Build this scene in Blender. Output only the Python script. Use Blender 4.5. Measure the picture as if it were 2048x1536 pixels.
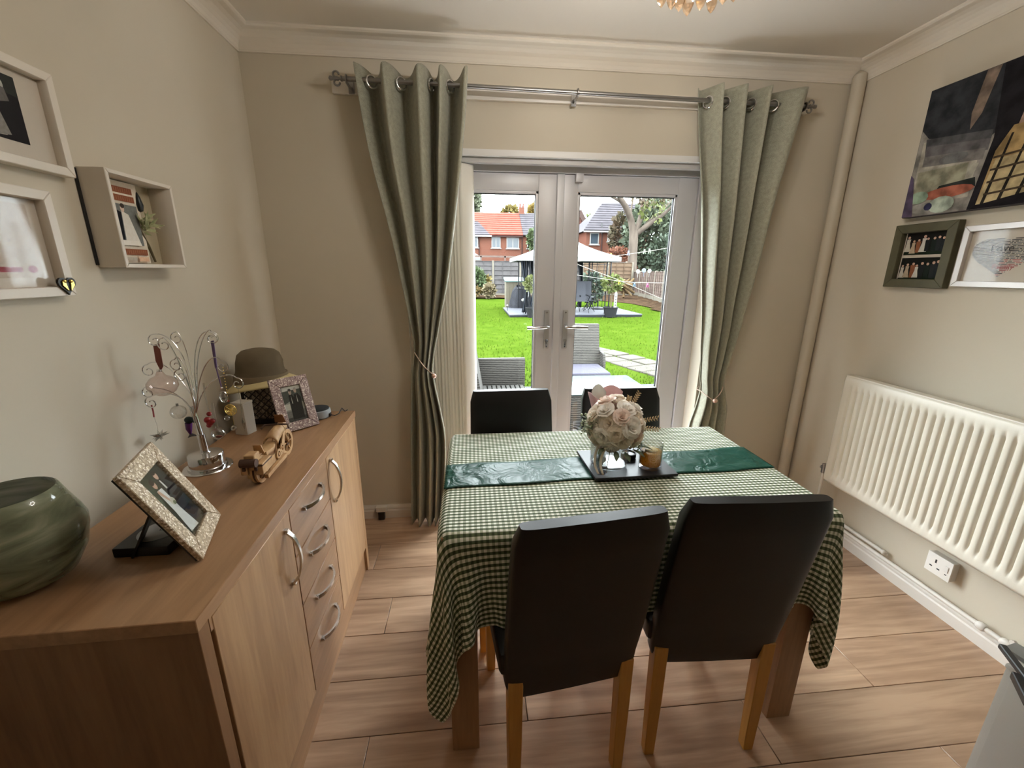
import bpy, bmesh, math, random
import numpy as np
from mathutils import Vector, Matrix
random.seed(7)
rng = np.random.default_rng(7)
for o in list(bpy.data.objects):
    bpy.data.objects.remove(o)
SC = bpy.context.scene
COL = SC.collection
PI = math.pi

# ------------------------------------------------------------------ camera
F_PX, YAW, PITCH, ROLL = 826.6, -0.0988, 0.2652, 0.0061
CAM = Vector((0.9799, -2.2024, 1.3916))
_fw = Vector((-math.sin(YAW)*math.cos(PITCH), math.cos(YAW)*math.cos(PITCH), -math.sin(PITCH)))
_r0 = Vector((math.cos(YAW), math.sin(YAW), 0))
_u0 = _r0.cross(_fw)
C_R = math.cos(ROLL)*_r0 + math.sin(ROLL)*_u0
C_U = -math.sin(ROLL)*_r0 + math.cos(ROLL)*_u0
cam = bpy.data.cameras.new('camera')
cam.sensor_width = 36.0
cam.lens = F_PX/2048*36.0
cam.clip_start, cam.clip_end = 0.02, 400
camo = bpy.data.objects.new('camera', cam)
COL.objects.link(camo)
camo.matrix_world = Matrix(((C_R.x, C_U.x, -_fw.x, CAM.x), (C_R.y, C_U.y, -_fw.y, CAM.y), (C_R.z, C_U.z, -_fw.z, CAM.z), (0, 0, 0, 1)))
SC.camera = camo

def at(px, py, ax, v):
    """the point of the real place that the photograph shows at this pixel, on the plane ax = v"""
    d = _fw + C_R*((px-1024)/F_PX) - C_U*((py-768)/F_PX)
    i = 'xyz'.index(ax)
    return CAM + d*((v-CAM[i])/d[i])

# ------------------------------------------------------------------ sky and exposure
world = bpy.data.worlds.new('overcast_sky')
SC.world = world
world.use_nodes = True
_bg = world.node_tree.nodes['Background']
_bg.inputs[0].default_value = (0.90, 0.96, 1.0, 1)
_bg.inputs[1].default_value = 21.0
SC.view_settings.view_transform = 'Standard'
SC.view_settings.look = 'None'
SC.view_settings.gamma = 1
SC.view_settings.use_curve_mapping = False
SC.view_settings.exposure = 0.24
SC.cycles.max_bounces = 10
SC.cycles.diffuse_bounces = 6
SC.cycles.transparent_max_bounces = 24
SC.cycles.sample_clamp_indirect = 6
SC.cycles.use_denoising = True
SC.cycles.caustics_reflective = False
SC.cycles.caustics_refractive = False
BULB = 220.0

# ------------------------------------------------------------------ helpers
ALB = [1.0]      # albedo scale of the set of colours being defined
def lin(c):
    return tuple(ALB[0]*(x/255/12.92 if x/255 <= .04045 else ((x/255+.055)/1.055)**2.4) for x in c)

def rgba(c):
    return (*lin(c), 1)

OFF = {}

def tag(o, label=None, cat=None, group=None, kind=None):
    if label: o['label'] = label
    if cat: o['category'] = cat
    if group: o['group'] = group
    if kind: o['kind'] = kind
    return o

def thing(name, label, cat, loc=(0, 0, 0), rotz=0.0, group=None, local=False, kind=None):
    o = bpy.data.objects.new(name, None)
    o.empty_display_size = .05
    COL.objects.link(o)
    o.location = loc
    o.rotation_euler = (0, 0, rotz)
    OFF[o.name] = Vector((0, 0, 0)) if local else Vector(loc)
    return tag(o, label, cat, group, kind)

def copy_tree(o, parent=None):
    c = o.copy()
    COL.objects.link(c)
    OFF[c.name] = OFF.get(o.name, Vector((0, 0, 0)))
    if parent: c.parent = parent
    for ch in list(o.children):
        copy_tree(ch, c)
    return c

class MB:
    def __init__(s):
        s.v, s.f, s.m, s.uv, s.col = [], [], [], None, None
    def add(s, v, f, mi=0):
        b = len(s.v)
        s.v += [tuple(p) for p in v]
        s.f += [tuple(i+b for i in q) for q in f]
        s.m += [mi]*len(f)
        return s
    def box(s, x0, x1, y0, y1, z0, z1, mi=0):
        v = [(x, y, z) for z in (z0, z1) for y in (y0, y1) for x in (x0, x1)]
        return s.add(v, [(0, 2, 3, 1), (4, 5, 7, 6), (0, 1, 5, 4), (2, 6, 7, 3), (0, 4, 6, 2), (1, 3, 7, 5)], mi)
    def obox(s, c, ax, ay, az, sx, sy, sz, mi=0):
        c, ax, ay, az = map(Vector, (c, ax, ay, az))
        v = [c+ax*(i*sx/2)+ay*(j*sy/2)+az*(k*sz/2) for k in (-1, 1) for j in (-1, 1) for i in (-1, 1)]
        return s.add(v, [(0, 2, 3, 1), (4, 5, 7, 6), (0, 1, 5, 4), (2, 6, 7, 3), (0, 4, 6, 2), (1, 3, 7, 5)], mi)
    def bar(s, a, b, w, h, up=(0, 0, 1), mi=0):
        a, b, up = Vector(a), Vector(b), Vector(up)
        d = (b-a).normalized()
        x = d.cross(up)
        if x.length < 1e-4: x = d.cross(Vector((0, 1, 0)))
        x.normalize()
        return s.obox((a+b)/2, x, d, x.cross(d), w, (b-a).length, h, mi)
    def tube(s, pts, r, n=8, closed=False, mi=0, cap=True):
        pts = [Vector(p) for p in pts]
        N = len(pts)
        rs = r if isinstance(r, (list, tuple)) else [r]*N
        t0 = (pts[1]-pts[0]).normalized()
        up = Vector((0, 0, 1)) if abs(t0.z) < .9 else Vector((1, 0, 0))
        nrm = (up - t0*up.dot(t0)).normalized()
        vs = []
        for i, p in enumerate(pts):
            if closed: t = (pts[(i+1) % N]-pts[i-1])
            else: t = pts[min(i+1, N-1)]-pts[max(i-1, 0)]
            t = t.normalized() if t.length > 1e-9 else t0
            nrm = nrm - t*nrm.dot(t)
            nrm = nrm.normalized() if nrm.length > 1e-6 else t.orthogonal().normalized()
            b = t.cross(nrm)
            for k in range(n):
                a = 2*PI*k/n
                vs.append(p+(nrm*math.cos(a)+b*math.sin(a))*rs[i])
        fs = []
        for i in range(N if closed else N-1):
            j = (i+1) % N
            for k in range(n):
                l = (k+1) % n
                fs.append((i*n+k, i*n+l, j*n+l, j*n+k))
        if not closed and cap:
            fs.append(tuple(range(n-1, -1, -1)))
            fs.append(tuple((N-1)*n+k for k in range(n)))
        return s.add(vs, fs, mi)
    def cyl(s, a, b, r0, r1=None, n=14, mi=0):
        return s.tube([a, b], [r0, r0 if r1 is None else r1], n, mi=mi)
    def lathe(s, prof, n=24, c=(0, 0, 0), mi=0, rfn=None, axis=None):
        c = Vector(c)
        M = axis.to_track_quat('Z', 'Y').to_matrix() if axis is not None else None
        vs, fs = [], []
        for r, z in prof:
            for k in range(n):
                a = 2*PI*k/n
                rr = r*(rfn(a, z) if rfn else 1)
                p = Vector((rr*math.cos(a), rr*math.sin(a), z))
                if M: p = M @ p
                vs.append(c+p)
        for i in range(len(prof)-1):
            for k in range(n):
                l = (k+1) % n
                fs.append((i*n+k, i*n+l, (i+1)*n+l, (i+1)*n+k))
        if prof[0][0] > 1e-6: fs.append(tuple(range(n-1, -1, -1)))
        if prof[-1][0] > 1e-6: fs.append(tuple((len(prof)-1)*n+k for k in range(n)))
        return s.add(vs, fs, mi)
    def sph(s, c, r, nu=14, nv=8, sc=(1, 1, 1), mi=0):
        c = Vector(c)
        vs = [c+Vector((0, 0, -r*sc[2]))]
        for j in range(1, nv):
            t = PI*j/nv-PI/2
            for k in range(nu):
                a = 2*PI*k/nu
                vs.append(c+Vector((r*sc[0]*math.cos(t)*math.cos(a), r*sc[1]*math.cos(t)*math.sin(a), r*sc[2]*math.sin(t))))
        vs.append(c+Vector((0, 0, r*sc[2])))
        fs = [(0, 1+(k+1) % nu, 1+k) for k in range(nu)]
        for j in range(nv-2):
            for k in range(nu):
                l = (k+1) % nu
                fs.append((1+j*nu+k, 1+j*nu+l, 1+(j+1)*nu+l, 1+(j+1)*nu+k))
        e = len(vs)-1
        b = 1+(nv-2)*nu
        fs += [(b+k, b+(k+1) % nu, e) for k in range(nu)]
        return s.add(vs, fs, mi)
    def prism(s, pts, vec, mi=0):
        pts = [Vector(p) for p in pts]
        vec = Vector(vec)
        n = len(pts)
        vs = pts+[p+vec for p in pts]
        fs = [tuple(range(n-1, -1, -1)), tuple(range(n, 2*n))]
        fs += [(i, (i+1) % n, n+(i+1) % n, n+i) for i in range(n)]
        return s.add(vs, fs, mi)
    def grid(s, nu, nv, fn, mi=0, uv=None):
        vs = [fn(i/(nu-1), j/(nv-1)) for j in range(nv) for i in range(nu)]
        fs = [(j*nu+i, j*nu+i+1, (j+1)*nu+i+1, (j+1)*nu+i) for j in range(nv-1) for i in range(nu-1)]
        if uv:
            if s.uv is None: s.uv = {}
            b = len(s.v)
            for j in range(nv):
                for i in range(nu): s.uv[b+j*nu+i] = uv(i/(nu-1), j/(nv-1))
        return s.add(vs, fs, mi)
    def build(s, name, mat, parent=None, smooth=False, bevel=0.0, seg=2, solid=0.0, label=None, kind=None, cat=None, group=None, fixn=True, auto=None):
        if parent is not None:
            off = OFF.get(parent.name, Vector((0, 0, 0)))
        else:
            xs = [p[0] for p in s.v]; ys = [p[1] for p in s.v]; zs = [p[2] for p in s.v]
            off = Vector(((min(xs)+max(xs))/2, (min(ys)+max(ys))/2, min(zs)))
        me = bpy.data.meshes.new(name)
        me.from_pydata([(p[0]-off.x, p[1]-off.y, p[2]-off.z) for p in s.v], [], s.f)
        mats = mat if isinstance(mat, (list, tuple)) else [mat]
        for m in mats: me.materials.append(m)
        if len(mats) > 1: me.polygons.foreach_set('material_index', s.m)
        if s.uv is not None:
            l = me.uv_layers.new(name='UVMap')
            for lp in me.loops: l.data[lp.index].uv = s.uv.get(lp.vertex_index, (0, 0))
        if s.col is not None:
            ca = me.color_attributes.new('Col', 'FLOAT_COLOR', 'CORNER')
            k = 0
            for p in me.polygons:
                for li in p.loop_indices: ca.data[li].color = s.col[p.index]
        if fixn or bevel > 0:
            bm = bmesh.new(); bm.from_mesh(me)
            if fixn: bmesh.ops.recalc_face_normals(bm, faces=bm.faces)
            if bevel > 0:
                ed = [e for e in bm.edges if len(e.link_faces) == 2 and e.calc_face_angle(0) > .6]
                bmesh.ops.bevel(bm, geom=ed, offset=bevel, segments=seg, profile=.7, affect='EDGES', clamp_overlap=True)
            bm.to_mesh(me); bm.free()
        if smooth or bevel > 0:
            me.polygons.foreach_set('use_smooth', [True]*len(me.polygons))
            if auto is not False:
                me.set_sharp_from_angle(angle=math.radians(auto or 40))
        o = bpy.data.objects.new(name, me)
        COL.objects.link(o)
        if parent is not None: o.parent = parent
        else: o.location = off
        OFF[o.name] = off
        if solid:
            md = o.modifiers.new('thickness', 'SOLIDIFY'); md.thickness = solid; md.offset = 0
        tag(o, label, cat, group, kind)
        return o

def share(name, src, loc, parent, rot=None, scale=None, off=True):
    """another object with the same mesh; loc is in world space unless the thing is local"""
    o = bpy.data.objects.new(name, src.data)
    COL.objects.link(o)
    o.parent = parent
    base = OFF.get(parent.name, Vector((0, 0, 0))) if (parent and off) else Vector((0, 0, 0))
    o.location = Vector(loc)-base
    if rot is not None: o.rotation_euler = rot
    if scale is not None: o.scale = scale
    OFF[o.name] = base
    return o

# ------------------------------------------------------------------ materials
def new_mat(name):
    m = bpy.data.materials.new(name)
    m.use_nodes = True
    nt = m.node_tree
    return m, nt, nt.nodes['Principled BSDF']

def nd(nt, t, **kw):
    n = nt.nodes.new(t)
    for k, v in kw.items():
        if k in ('operation', 'blend_type', 'data_type', 'feature', 'wave_type', 'bands_direction', 'attribute_name', 'distance', 'noise_dimensions', 'wave_profile'):
            setattr(n, k, v)
        else:
            n.inputs[k].default_value = v
    return n

def coords(nt, kind='Object', scale=(1, 1, 1), rot=(0, 0, 0)):
    tc = nt.nodes.new('ShaderNodeTexCoord')
    mp = nt.nodes.new('ShaderNodeMapping')
    mp.inputs['Scale'].default_value = scale
    mp.inputs['Rotation'].default_value = rot
    nt.links.new(tc.outputs[kind], mp.inputs[0])
    return mp.outputs[0]

def ramp(nt, fac, stops):
    r = nt.nodes.new('ShaderNodeValToRGB')
    e = r.color_ramp.elements
    while len(e) < len(stops): e.new(.5)
    for i, (p, c) in enumerate(stops):
        e[i].position = p
        e[i].color = c if len(c) == 4 else rgba(c)
    nt.links.new(fac, r.inputs[0])
    return r.outputs[0]

def mixc(nt, fac, a, b, blend='MIX'):
    n = nt.nodes.new('ShaderNodeMix')
    n.data_type = 'RGBA'; n.blend_type = blend
    for sock, v in ((0, fac), (6, a), (7, b)):
        if hasattr(v, 'is_output') or isinstance(v, bpy.types.NodeSocket): nt.links.new(v, n.inputs[sock])
        else: n.inputs[sock].default_value = v
    return n.outputs[2]

def bumpn(nt, bs, h, strength=.2, dist=.002):
    b = nt.nodes.new('ShaderNodeBump')
    b.inputs['Strength'].default_value = strength
    b.inputs['Distance'].default_value = dist
    nt.links.new(h, b.inputs['Height'])
    nt.links.new(b.outputs[0], bs.inputs['Normal'])

DEF_SPEC = [.5]
def mat(name, c, rough=.5, metal=0.0, c2=None, nscale=8.0, bump=0.0, bscale=120.0, spec=None, kind='Object', stretch=(1, 1, 1), bdist=.001, sheen=0, detail=3, coat=0):
    m, nt, b = new_mat(name)
    b.inputs['Base Color'].default_value = rgba(c)
    b.inputs['Roughness'].default_value = rough
    b.inputs['Metallic'].default_value = metal
    b.inputs['Specular IOR Level'].default_value = DEF_SPEC[0] if spec is None else spec
    if sheen: b.inputs['Sheen Weight'].default_value = sheen
    if coat: b.inputs['Coat Weight'].default_value = coat
    if c2 is not None or bump:
        co = coords(nt, kind, stretch)
    if c2 is not None:
        n = nd(nt, 'ShaderNodeTexNoise', Scale=nscale, Detail=detail)
        nt.links.new(co, n.inputs['Vector'])
        nt.links.new(ramp(nt, n.outputs['Fac'], [(.3, c), (.7, c2)]), b.inputs['Base Color'])
    if bump:
        n = nd(nt, 'ShaderNodeTexNoise', Scale=bscale, Detail=2.0)
        nt.links.new(co, n.inputs['Vector'])
        bumpn(nt, b, n.outputs['Fac'], bump, bdist)
    return m

def wood(name, c1, c2, axis='y', rough=.45, fine=1.0, rand=0.0, spec=.4):
    m, nt, b = new_mat(name)
    sc = {'x': (1.2, 14, 14), 'y': (14, 1.2, 14), 'z': (14, 14, 1.2)}[axis]
    sc = tuple(s*fine for s in sc)
    co = coords(nt, 'Object', sc)
    src = co
    if rand:
        oi = nt.nodes.new('ShaderNodeObjectInfo')
        ml = nd(nt, 'ShaderNodeMath', operation='MULTIPLY'); ml.inputs[1].default_value = 37.0
        nt.links.new(oi.outputs['Random'], ml.inputs[0])
        ad = nt.nodes.new('ShaderNodeVectorMath'); ad.operation = 'ADD'
        nt.links.new(co, ad.inputs[0]); nt.links.new(ml.outputs[0], ad.inputs[1])
        src = ad.outputs[0]
    n1 = nd(nt, 'ShaderNodeTexNoise', Scale=1.0, Detail=6.0, Roughness=.6, Distortion=1.2)
    nt.links.new(src, n1.inputs['Vector'])
    n2 = nd(nt, 'ShaderNodeTexNoise', Scale=7.0, Detail=3.0)
    nt.links.new(src, n2.inputs['Vector'])
    a = nd(nt, 'ShaderNodeMath', operation='MULTIPLY_ADD'); a.inputs[1].default_value = .35
    nt.links.new(n2.outputs['Fac'], a.inputs[0]); nt.links.new(n1.outputs['Fac'], a.inputs[2])
    out = ramp(nt, a.outputs[0], [(.42, c2), (.62, tuple((x+y)/2 for x, y in zip(c1, c2))), (.85, c1)])
    if rand:
        hv = nt.nodes.new('ShaderNodeHueSaturation')
        mr = nd(nt, 'ShaderNodeMapRange'); mr.inputs[3].default_value = 1-rand; mr.inputs[4].default_value = 1+rand
        nt.links.new(oi.outputs['Random'], mr.inputs[0]); nt.links.new(mr.outputs[0], hv.inputs['Value'])
        nt.links.new(out, hv.inputs['Color']); out = hv.outputs[0]
    nt.links.new(out, b.inputs['Base Color'])
    b.inputs['Roughness'].default_value = rough
    b.inputs['Specular IOR Level'].default_value = spec
    bumpn(nt, b, a.outputs[0], .12, .001)
    return m

def glass(name, tint=(1, 1, 1), refl=.08, rough=0.0, graze=.7):
    """thin clear glass: straight-through light and a fresnel reflection"""
    m = bpy.data.materials.new(name); m.use_nodes = True
    nt = m.node_tree; nt.nodes.clear()
    o = nt.nodes.new('ShaderNodeOutputMaterial'); t = nt.nodes.new('ShaderNodeBsdfTransparent')
    g = nt.nodes.new('ShaderNodeBsdfGlossy'); g.inputs['Roughness'].default_value = rough
    t.inputs[0].default_value = (*tint, 1)
    lw = nt.nodes.new('ShaderNodeLayerWeight'); lw.inputs[0].default_value = .35
    ma = nd(nt, 'ShaderNodeMath', operation='MULTIPLY_ADD'); ma.inputs[1].default_value = graze; ma.inputs[2].default_value = refl*.5
    nt.links.new(lw.outputs['Facing'], ma.inputs[0])
    pw = nd(nt, 'ShaderNodeMath', operation='POWER'); pw.inputs[1].default_value = 1.8
    nt.links.new(ma.outputs[0], pw.inputs[0])
    ad = nd(nt, 'ShaderNodeMath', operation='ADD'); ad.inputs[1].default_value = refl*.5; ad.use_clamp = True
    nt.links.new(pw.outputs[0], ad.inputs[0])
    mx = nt.nodes.new('ShaderNodeMixShader')
    nt.links.new(ad.outputs[0], mx.inputs[0]); nt.links.new(t.outputs[0], mx.inputs[1]); nt.links.new(g.outputs[0], mx.inputs[2])
    nt.links.new(mx.outputs[0], o.inputs[0])
    return m

def vcol_mat(name, rough=.4, grain=0.0, gs=160.0):
    m, nt, b = new_mat(name)
    a = nd(nt, 'ShaderNodeAttribute', attribute_name='Col')
    out = a.outputs['Color']
    if grain:
        n = nd(nt, 'ShaderNodeTexNoise', Scale=gs, Detail=7.0)
        nt.links.new(coords(nt), n.inputs['Vector'])
        out = mixc(nt, grain, out, ramp(nt, n.outputs['Fac'], [(.35, (20, 20, 20)), (.65, (235, 235, 235))]), 'OVERLAY')
    nt.links.new(out, b.inputs['Base Color'])
    b.inputs['Roughness'].default_value = rough
    b.inputs['Specular IOR Level'].default_value = .12
    return m

M = {}
M['print'] = vcol_mat('photo_print', .6, .12)
M['paint_print'] = vcol_mat('canvas_print', .7, .45, 22.0)
M['plate'] = mat('satin_plate', (178, 176, 174), .42, .35)
M['wall'] = mat('wall_paint', (206, 197, 180), .85, c2=(203, 194, 177), nscale=3, bump=.08, bscale=90, spec=.2)
M['ceil'] = mat('ceiling_paint', (226, 220, 210), .9, bump=.1, bscale=60, spec=.2)
M['coving'] = mat('coving_plaster', (224, 216, 203), .8, bump=.35, bscale=25, spec=.2, bdist=.004)
M['gloss'] = mat('white_gloss_paint', (222, 216, 208), .35)
M['upvc'] = mat('white_upvc', (202, 201, 204), .32)
M['rubber'] = mat('black_gasket', (28, 28, 32), .6)
M['chrome'] = mat('chrome', (225, 225, 228), .12, 1.0)
M['steel'] = mat('brushed_steel', (150, 148, 146), .32, 1.0)
M['black'] = mat('black_plastic', (18, 18, 19), .45)
M['picglass'] = glass('picture_glass', (.97, .97, .97), .012, .05, .22)
M['pane'] = glass('window_glass', (.97, .985, .98), .05)
M['crystal'] = glass('cut_crystal', (.9, .92, .93), .5)
M['clear'] = glass('clear_glass', (.95, .96, .96), .24)
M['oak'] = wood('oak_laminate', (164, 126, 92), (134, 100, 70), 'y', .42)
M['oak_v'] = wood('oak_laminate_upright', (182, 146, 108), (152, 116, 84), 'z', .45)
M['oak_end_shaded'] = wood('oak_laminate_end_shaded', (140, 104, 72), (112, 80, 54), 'z', .5)  # darker copy of the oak, with the near end's shade in its colour
M['plank'] = wood('laminate_floor', (198, 166, 138), (134, 104, 82), 'x', .3, fine=.55, rand=.13, spec=.5)
M['table'] = wood('table_oak', (176, 138, 104), (140, 106, 78), 'z', .5)
M['chairleg'] = wood('honey_beech', (198, 146, 72), (172, 120, 54), 'z', .4)
M['leather'] = mat('black_faux_leather', (7, 7, 8), .42, bump=.15, bscale=260, spec=.45, bdist=.0006)

# ================================================================== THE ROOM
W, H, HC, YB = 2.9284, 2.375, 2.30, -4.6
OX0, OX1, OZ = .655, 2.28, 1.95      # french door opening
fl = MB().box(-.1, W+.1, YB, .02, -.06, -.009).build('floor', mat('floor_underlay', (40, 30, 24), .9), kind='structure', label='brown oak laminate plank floor', cat='floor')
seam = [.02] + [-.075-.19*k for k in range(25)]
plank_mesh = {}
gap = .0016
for k in range(len(seam)-1):
    y1, y0 = seam[k]-gap/2, max(seam[k+1], YB)+gap/2
    if y0 >= y1: break
    x = -.02-random.random()*1.1
    while x < W+.02:
        a, b = max(x, -.02), min(x+1.22, W+.02)
        if b-a > .02:
            p = MB().box(a+gap/2, b-gap/2, y0, y1, -.009, 0)
            ob = p.build('plank', M['plank'], fl, bevel=.0012, seg=1)
        x += 1.22
MB().box(0-.12, W+.12, YB-.1, .3, H, H+.1).build('ceiling', M['ceil'], kind='structure', label='off-white textured plaster ceiling', cat='ceiling')
MB().box(-.15, 0, YB, .3, -.06, H).build('wall_left', M['wall'], kind='structure', label='beige wall behind the oak sideboard', cat='wall')
MB().box(W, W+.15, YB, .3, -.06, H).build('wall_right', M['wall'], kind='structure', label='beige wall with the radiator', cat='wall')
MB().box(-.15, W+.15, YB-.15, YB, -.06, H).build('wall_front', M['wall'], kind='structure', label='beige wall behind the camera', cat='wall')
wb = MB()
wb.box(0, OX0, 0, .28, -.06, H); wb.box(OX1, W, 0, .28, -.06, H); wb.box(OX0, OX1, 0, .28, OZ, H)
wb.build('wall_back', M['wall'], kind='structure', label='beige wall around the french doors', cat='wall')

# coving: a concave plaster profile swept along each wall
def coving(name, a, b, nrm, lab):
    a, b, nrm = Vector(a), Vector(b), Vector(nrm)
    prof = [(0, HC), (.007, HC), (.009, HC+.006)]
    for i in range(7):
        t = i/6*PI/2
        prof.append((.010+.068*(1-math.cos(t)), HC+.006+.056*math.sin(t)))
    prof += [(.082, H-.012), (.088, H-.007), (.088, H), (0, H)]
    g = MB()
    n = len(prof)
    vs = [p+nrm*o+Vector((0, 0, z)) for p in (a, b) for o, z in prof]
    fs = [(i, (i+1) % n, n+(i+1) % n, n+i) for i in range(n)]+[tuple(range(n)), tuple(range(2*n-1, n-1, -1))]
    g.add(vs, fs).build(name, M['coving'], kind='structure', label=lab, cat='coving')
coving('trim_1', (0, YB, 0), (0, 0, 0), (1, 0, 0), 'cream coving above the wall behind the sideboard')
coving('trim_2', (0, 0, 0), (W, 0, 0), (0, -1, 0), 'cream coving above the french doors')
coving('trim_3', (W, YB, 0), (W, 0, 0), (-1, 0, 0), 'cream coving above the radiator wall')

def skirting(name, a, b, nrm, lab, h=.078):
    a, b, nrm = Vector(a), Vector(b), Vector(nrm)
    prof = [(0, 0), (.018, 0), (.018, h*.6), (.014, h*.68), (.014, h*.8), (.008, h), (0, h)]
    n = len(prof)
    vs = [p+nrm*o+Vector((0, 0, z)) for p in (a, b) for o, z in prof]
    fs = [(i, (i+1) % n, n+(i+1) % n, n+i) for i in range(n)]+[tuple(range(n)), tuple(range(2*n-1, n-1, -1))]
    MB().add(vs, fs).build(name, M['gloss'], kind='structure', label=lab, cat='skirting board')
skirting('baseboard_back', (0, 0, 0), (OX0, 0, 0), (0, -1, 0), 'white skirting board beside the left curtain')
skirting('baseboard_back', (OX1, 0, 0), (W, 0, 0), (0, -1, 0), 'white skirting board beside the right curtain')
skirting('baseboard_right', (W, YB, 0), (W, 0, 0), (-1, 0, 0), 'white skirting board under the radiator')
skirting('baseboard_left', (0, YB, 0), (0, 0, 0), (1, 0, 0), 'white skirting board behind the sideboard')
# boxed heating pipe in the corner
pp = MB().tube([(W-.034, -.036, .0), (W-.034, -.036, 2.30), (W-.034, -.036, 2.325), (W-.034, -.03, 2.34)], [.03, .03, .029, .014], 14)
pp.build('trim_4', mat('painted_pipe', (196, 186, 168), .5), smooth=True, kind='structure', label='thick painted pipe running up the far corner', cat='pipe')

# ------------------------------------------------------------------ french doors
DY0, DY1 = .125, .185
dr = thing('door_1', 'white glazed double french doors opening to the garden', 'door', (1.46, .15, 0), kind='structure')
fr = MB()
fr.box(OX0, OX0+.06, .11, .19, 0, OZ); fr.box(OX1-.06, OX1, .11, .19, 0, OZ); fr.box(OX0+.06, OX1-.06, .11, .19, 1.885, OZ); fr.box(OX0+.06, OX1-.06, .11, .19, 0, .03)
fr.build('door_frame', M['upvc'], dr, bevel=.003)
SEAM = 1.4625
def leaf(x0, x1, gx0, gx1, hx, sgn, strip=None):
    lf = MB()
    z0, z1, g0, g1 = .035, 1.882, .17, 1.80
    lf.box(x0, gx0, DY0, DY1, z0, z1); lf.box(gx1, x1, DY0, DY1, z0, z1)
    lf.box(gx0, gx1, DY0, DY1, z0, g0); lf.box(gx0, gx1, DY0, DY1, g1, z1)
    d = lf.build('door_leaf', M['upvc'], dr, bevel=.003)
    MB().box(gx0-.005, gx1+.005, .150, .166, g0-.005, g1+.005).build('pane', M['pane'], d)
    for bx0, bx1, bz0, bz1 in ((gx0, gx0+.014, g0, g1), (gx1-.014, gx1, g0, g1), (gx0, gx1, g0, g0+.014), (gx0, gx1, g1-.014, g1)):
        MB().prism([(bx0, .148, bz0), (bx1, .148, bz0), (bx1, .130, bz0), (bx0, .130, bz0)], (0, 0, bz1-bz0)).build('glazing_bead', M['upvc'], d, bevel=.002)
    gk = MB()
    for bx0, bx1, bz0, bz1 in ((gx0+.014, gx0+.018, g0, g1), (gx1-.018, gx1-.014, g0, g1), (gx0, gx1, g0+.014, g0+.018), (gx0, gx1, g1-.018, g1-.014)):
        gk.box(bx0, bx1, .140, .152, bz0, bz1)
    gk.build('gasket', M['rubber'], d)
    pl = MB()
    pl.box(hx-.015, hx+.015, .113, .125, .965, 1.185)
    pl = pl.build('handle_plate', M['plate'], d, bevel=.006)
    lv = MB()
    lv.tube([(hx, .113, 1.095), (hx, .075, 1.095), (hx+sgn*.012, .065, 1.095), (hx+sgn*.06, .062, 1.093), (hx+sgn*.118, .066, 1.090)], [.0105, .0105, .0105, .0095, .009], 12)
    lv.build('lever', M['chrome'], d, smooth=True)
    MB().cyl((hx, .106, 1.013), (hx, .114, 1.013), .0085, n=16).box(hx-.004, hx+.004, .107, .114, .985, 1.01).build('lock_cylinder', M['chrome'], d)
    for zz in (.978, 1.172):
        MB().cyl((hx, .110, zz), (hx, .114, zz), .004, n=10).build('screw', M['chrome'], d)
leaf(OX0+.064, 1.452, .80, 1.345, 1.405, -1)
leaf(1.473, OX1-.064, 1.556, 2.107, 1.512, 1)
MB().prism([(1.438, .125, .035), (1.442, .112, .035), (1.478, .112, .035), (1.482, .125, .035)], (0, 0, 1.847)).build('meeting_strip', M['upvc'], dr, bevel=.002)
MB().box(1.535, 1.575, .095, .125, 1.845, 1.885).build('door_sensor', M['upvc'], dr, bevel=.003)
MB().box(OX0-.05, OX1+.05, .19, .30, -.12, .012).build('door_sill', M['upvc'], dr, bevel=.003)

MB().box(OX0-.004, OX1+.004, -.005, .022, 1.928, 1.956).build('trim_5', mat('white_edging', (224, 222, 220), .4), kind='structure', bevel=.002, label='white edging strip along the top of the door opening', cat='trim')
# vertical blind drawn to the left of the doors
vb = thing('vertical_blind', 'cream vertical blind slats drawn together beside the left curtain', 'blind', (.85, .05, 0))
MB().box(OX0+.004, OX1-.004, .025, .065, 1.905, 1.945).build('head_rail', mat('grey_rail', (196, 194, 192), .4), vb, bevel=.002)
slat_m = mat('blind_fabric', (236, 232, 222), .85, bump=.15, bscale=400)
for i in range(17):
    x = .690+i*.0174
    ang = math.radians(42+random.uniform(-6, 6)) if i < 16 else math.radians(35)
    wv = random.uniform(-.004, .004)
    def fn(u, v, x=x, ang=ang, wv=wv):
        s = (u-.5)*.089
        k = math.cos((u-.5)*PI)*.008
        z = .03+v*1.87
        return (x+math.cos(ang)*s+k*math.sin(ang)+wv*math.sin(v*5+x*30), .048+math.sin(ang)*s-k*math.cos(ang), z)
    MB().grid(6, 14, fn).build('slat', slat_m, vb, smooth=True, solid=.0012, fixn=False)

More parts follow.
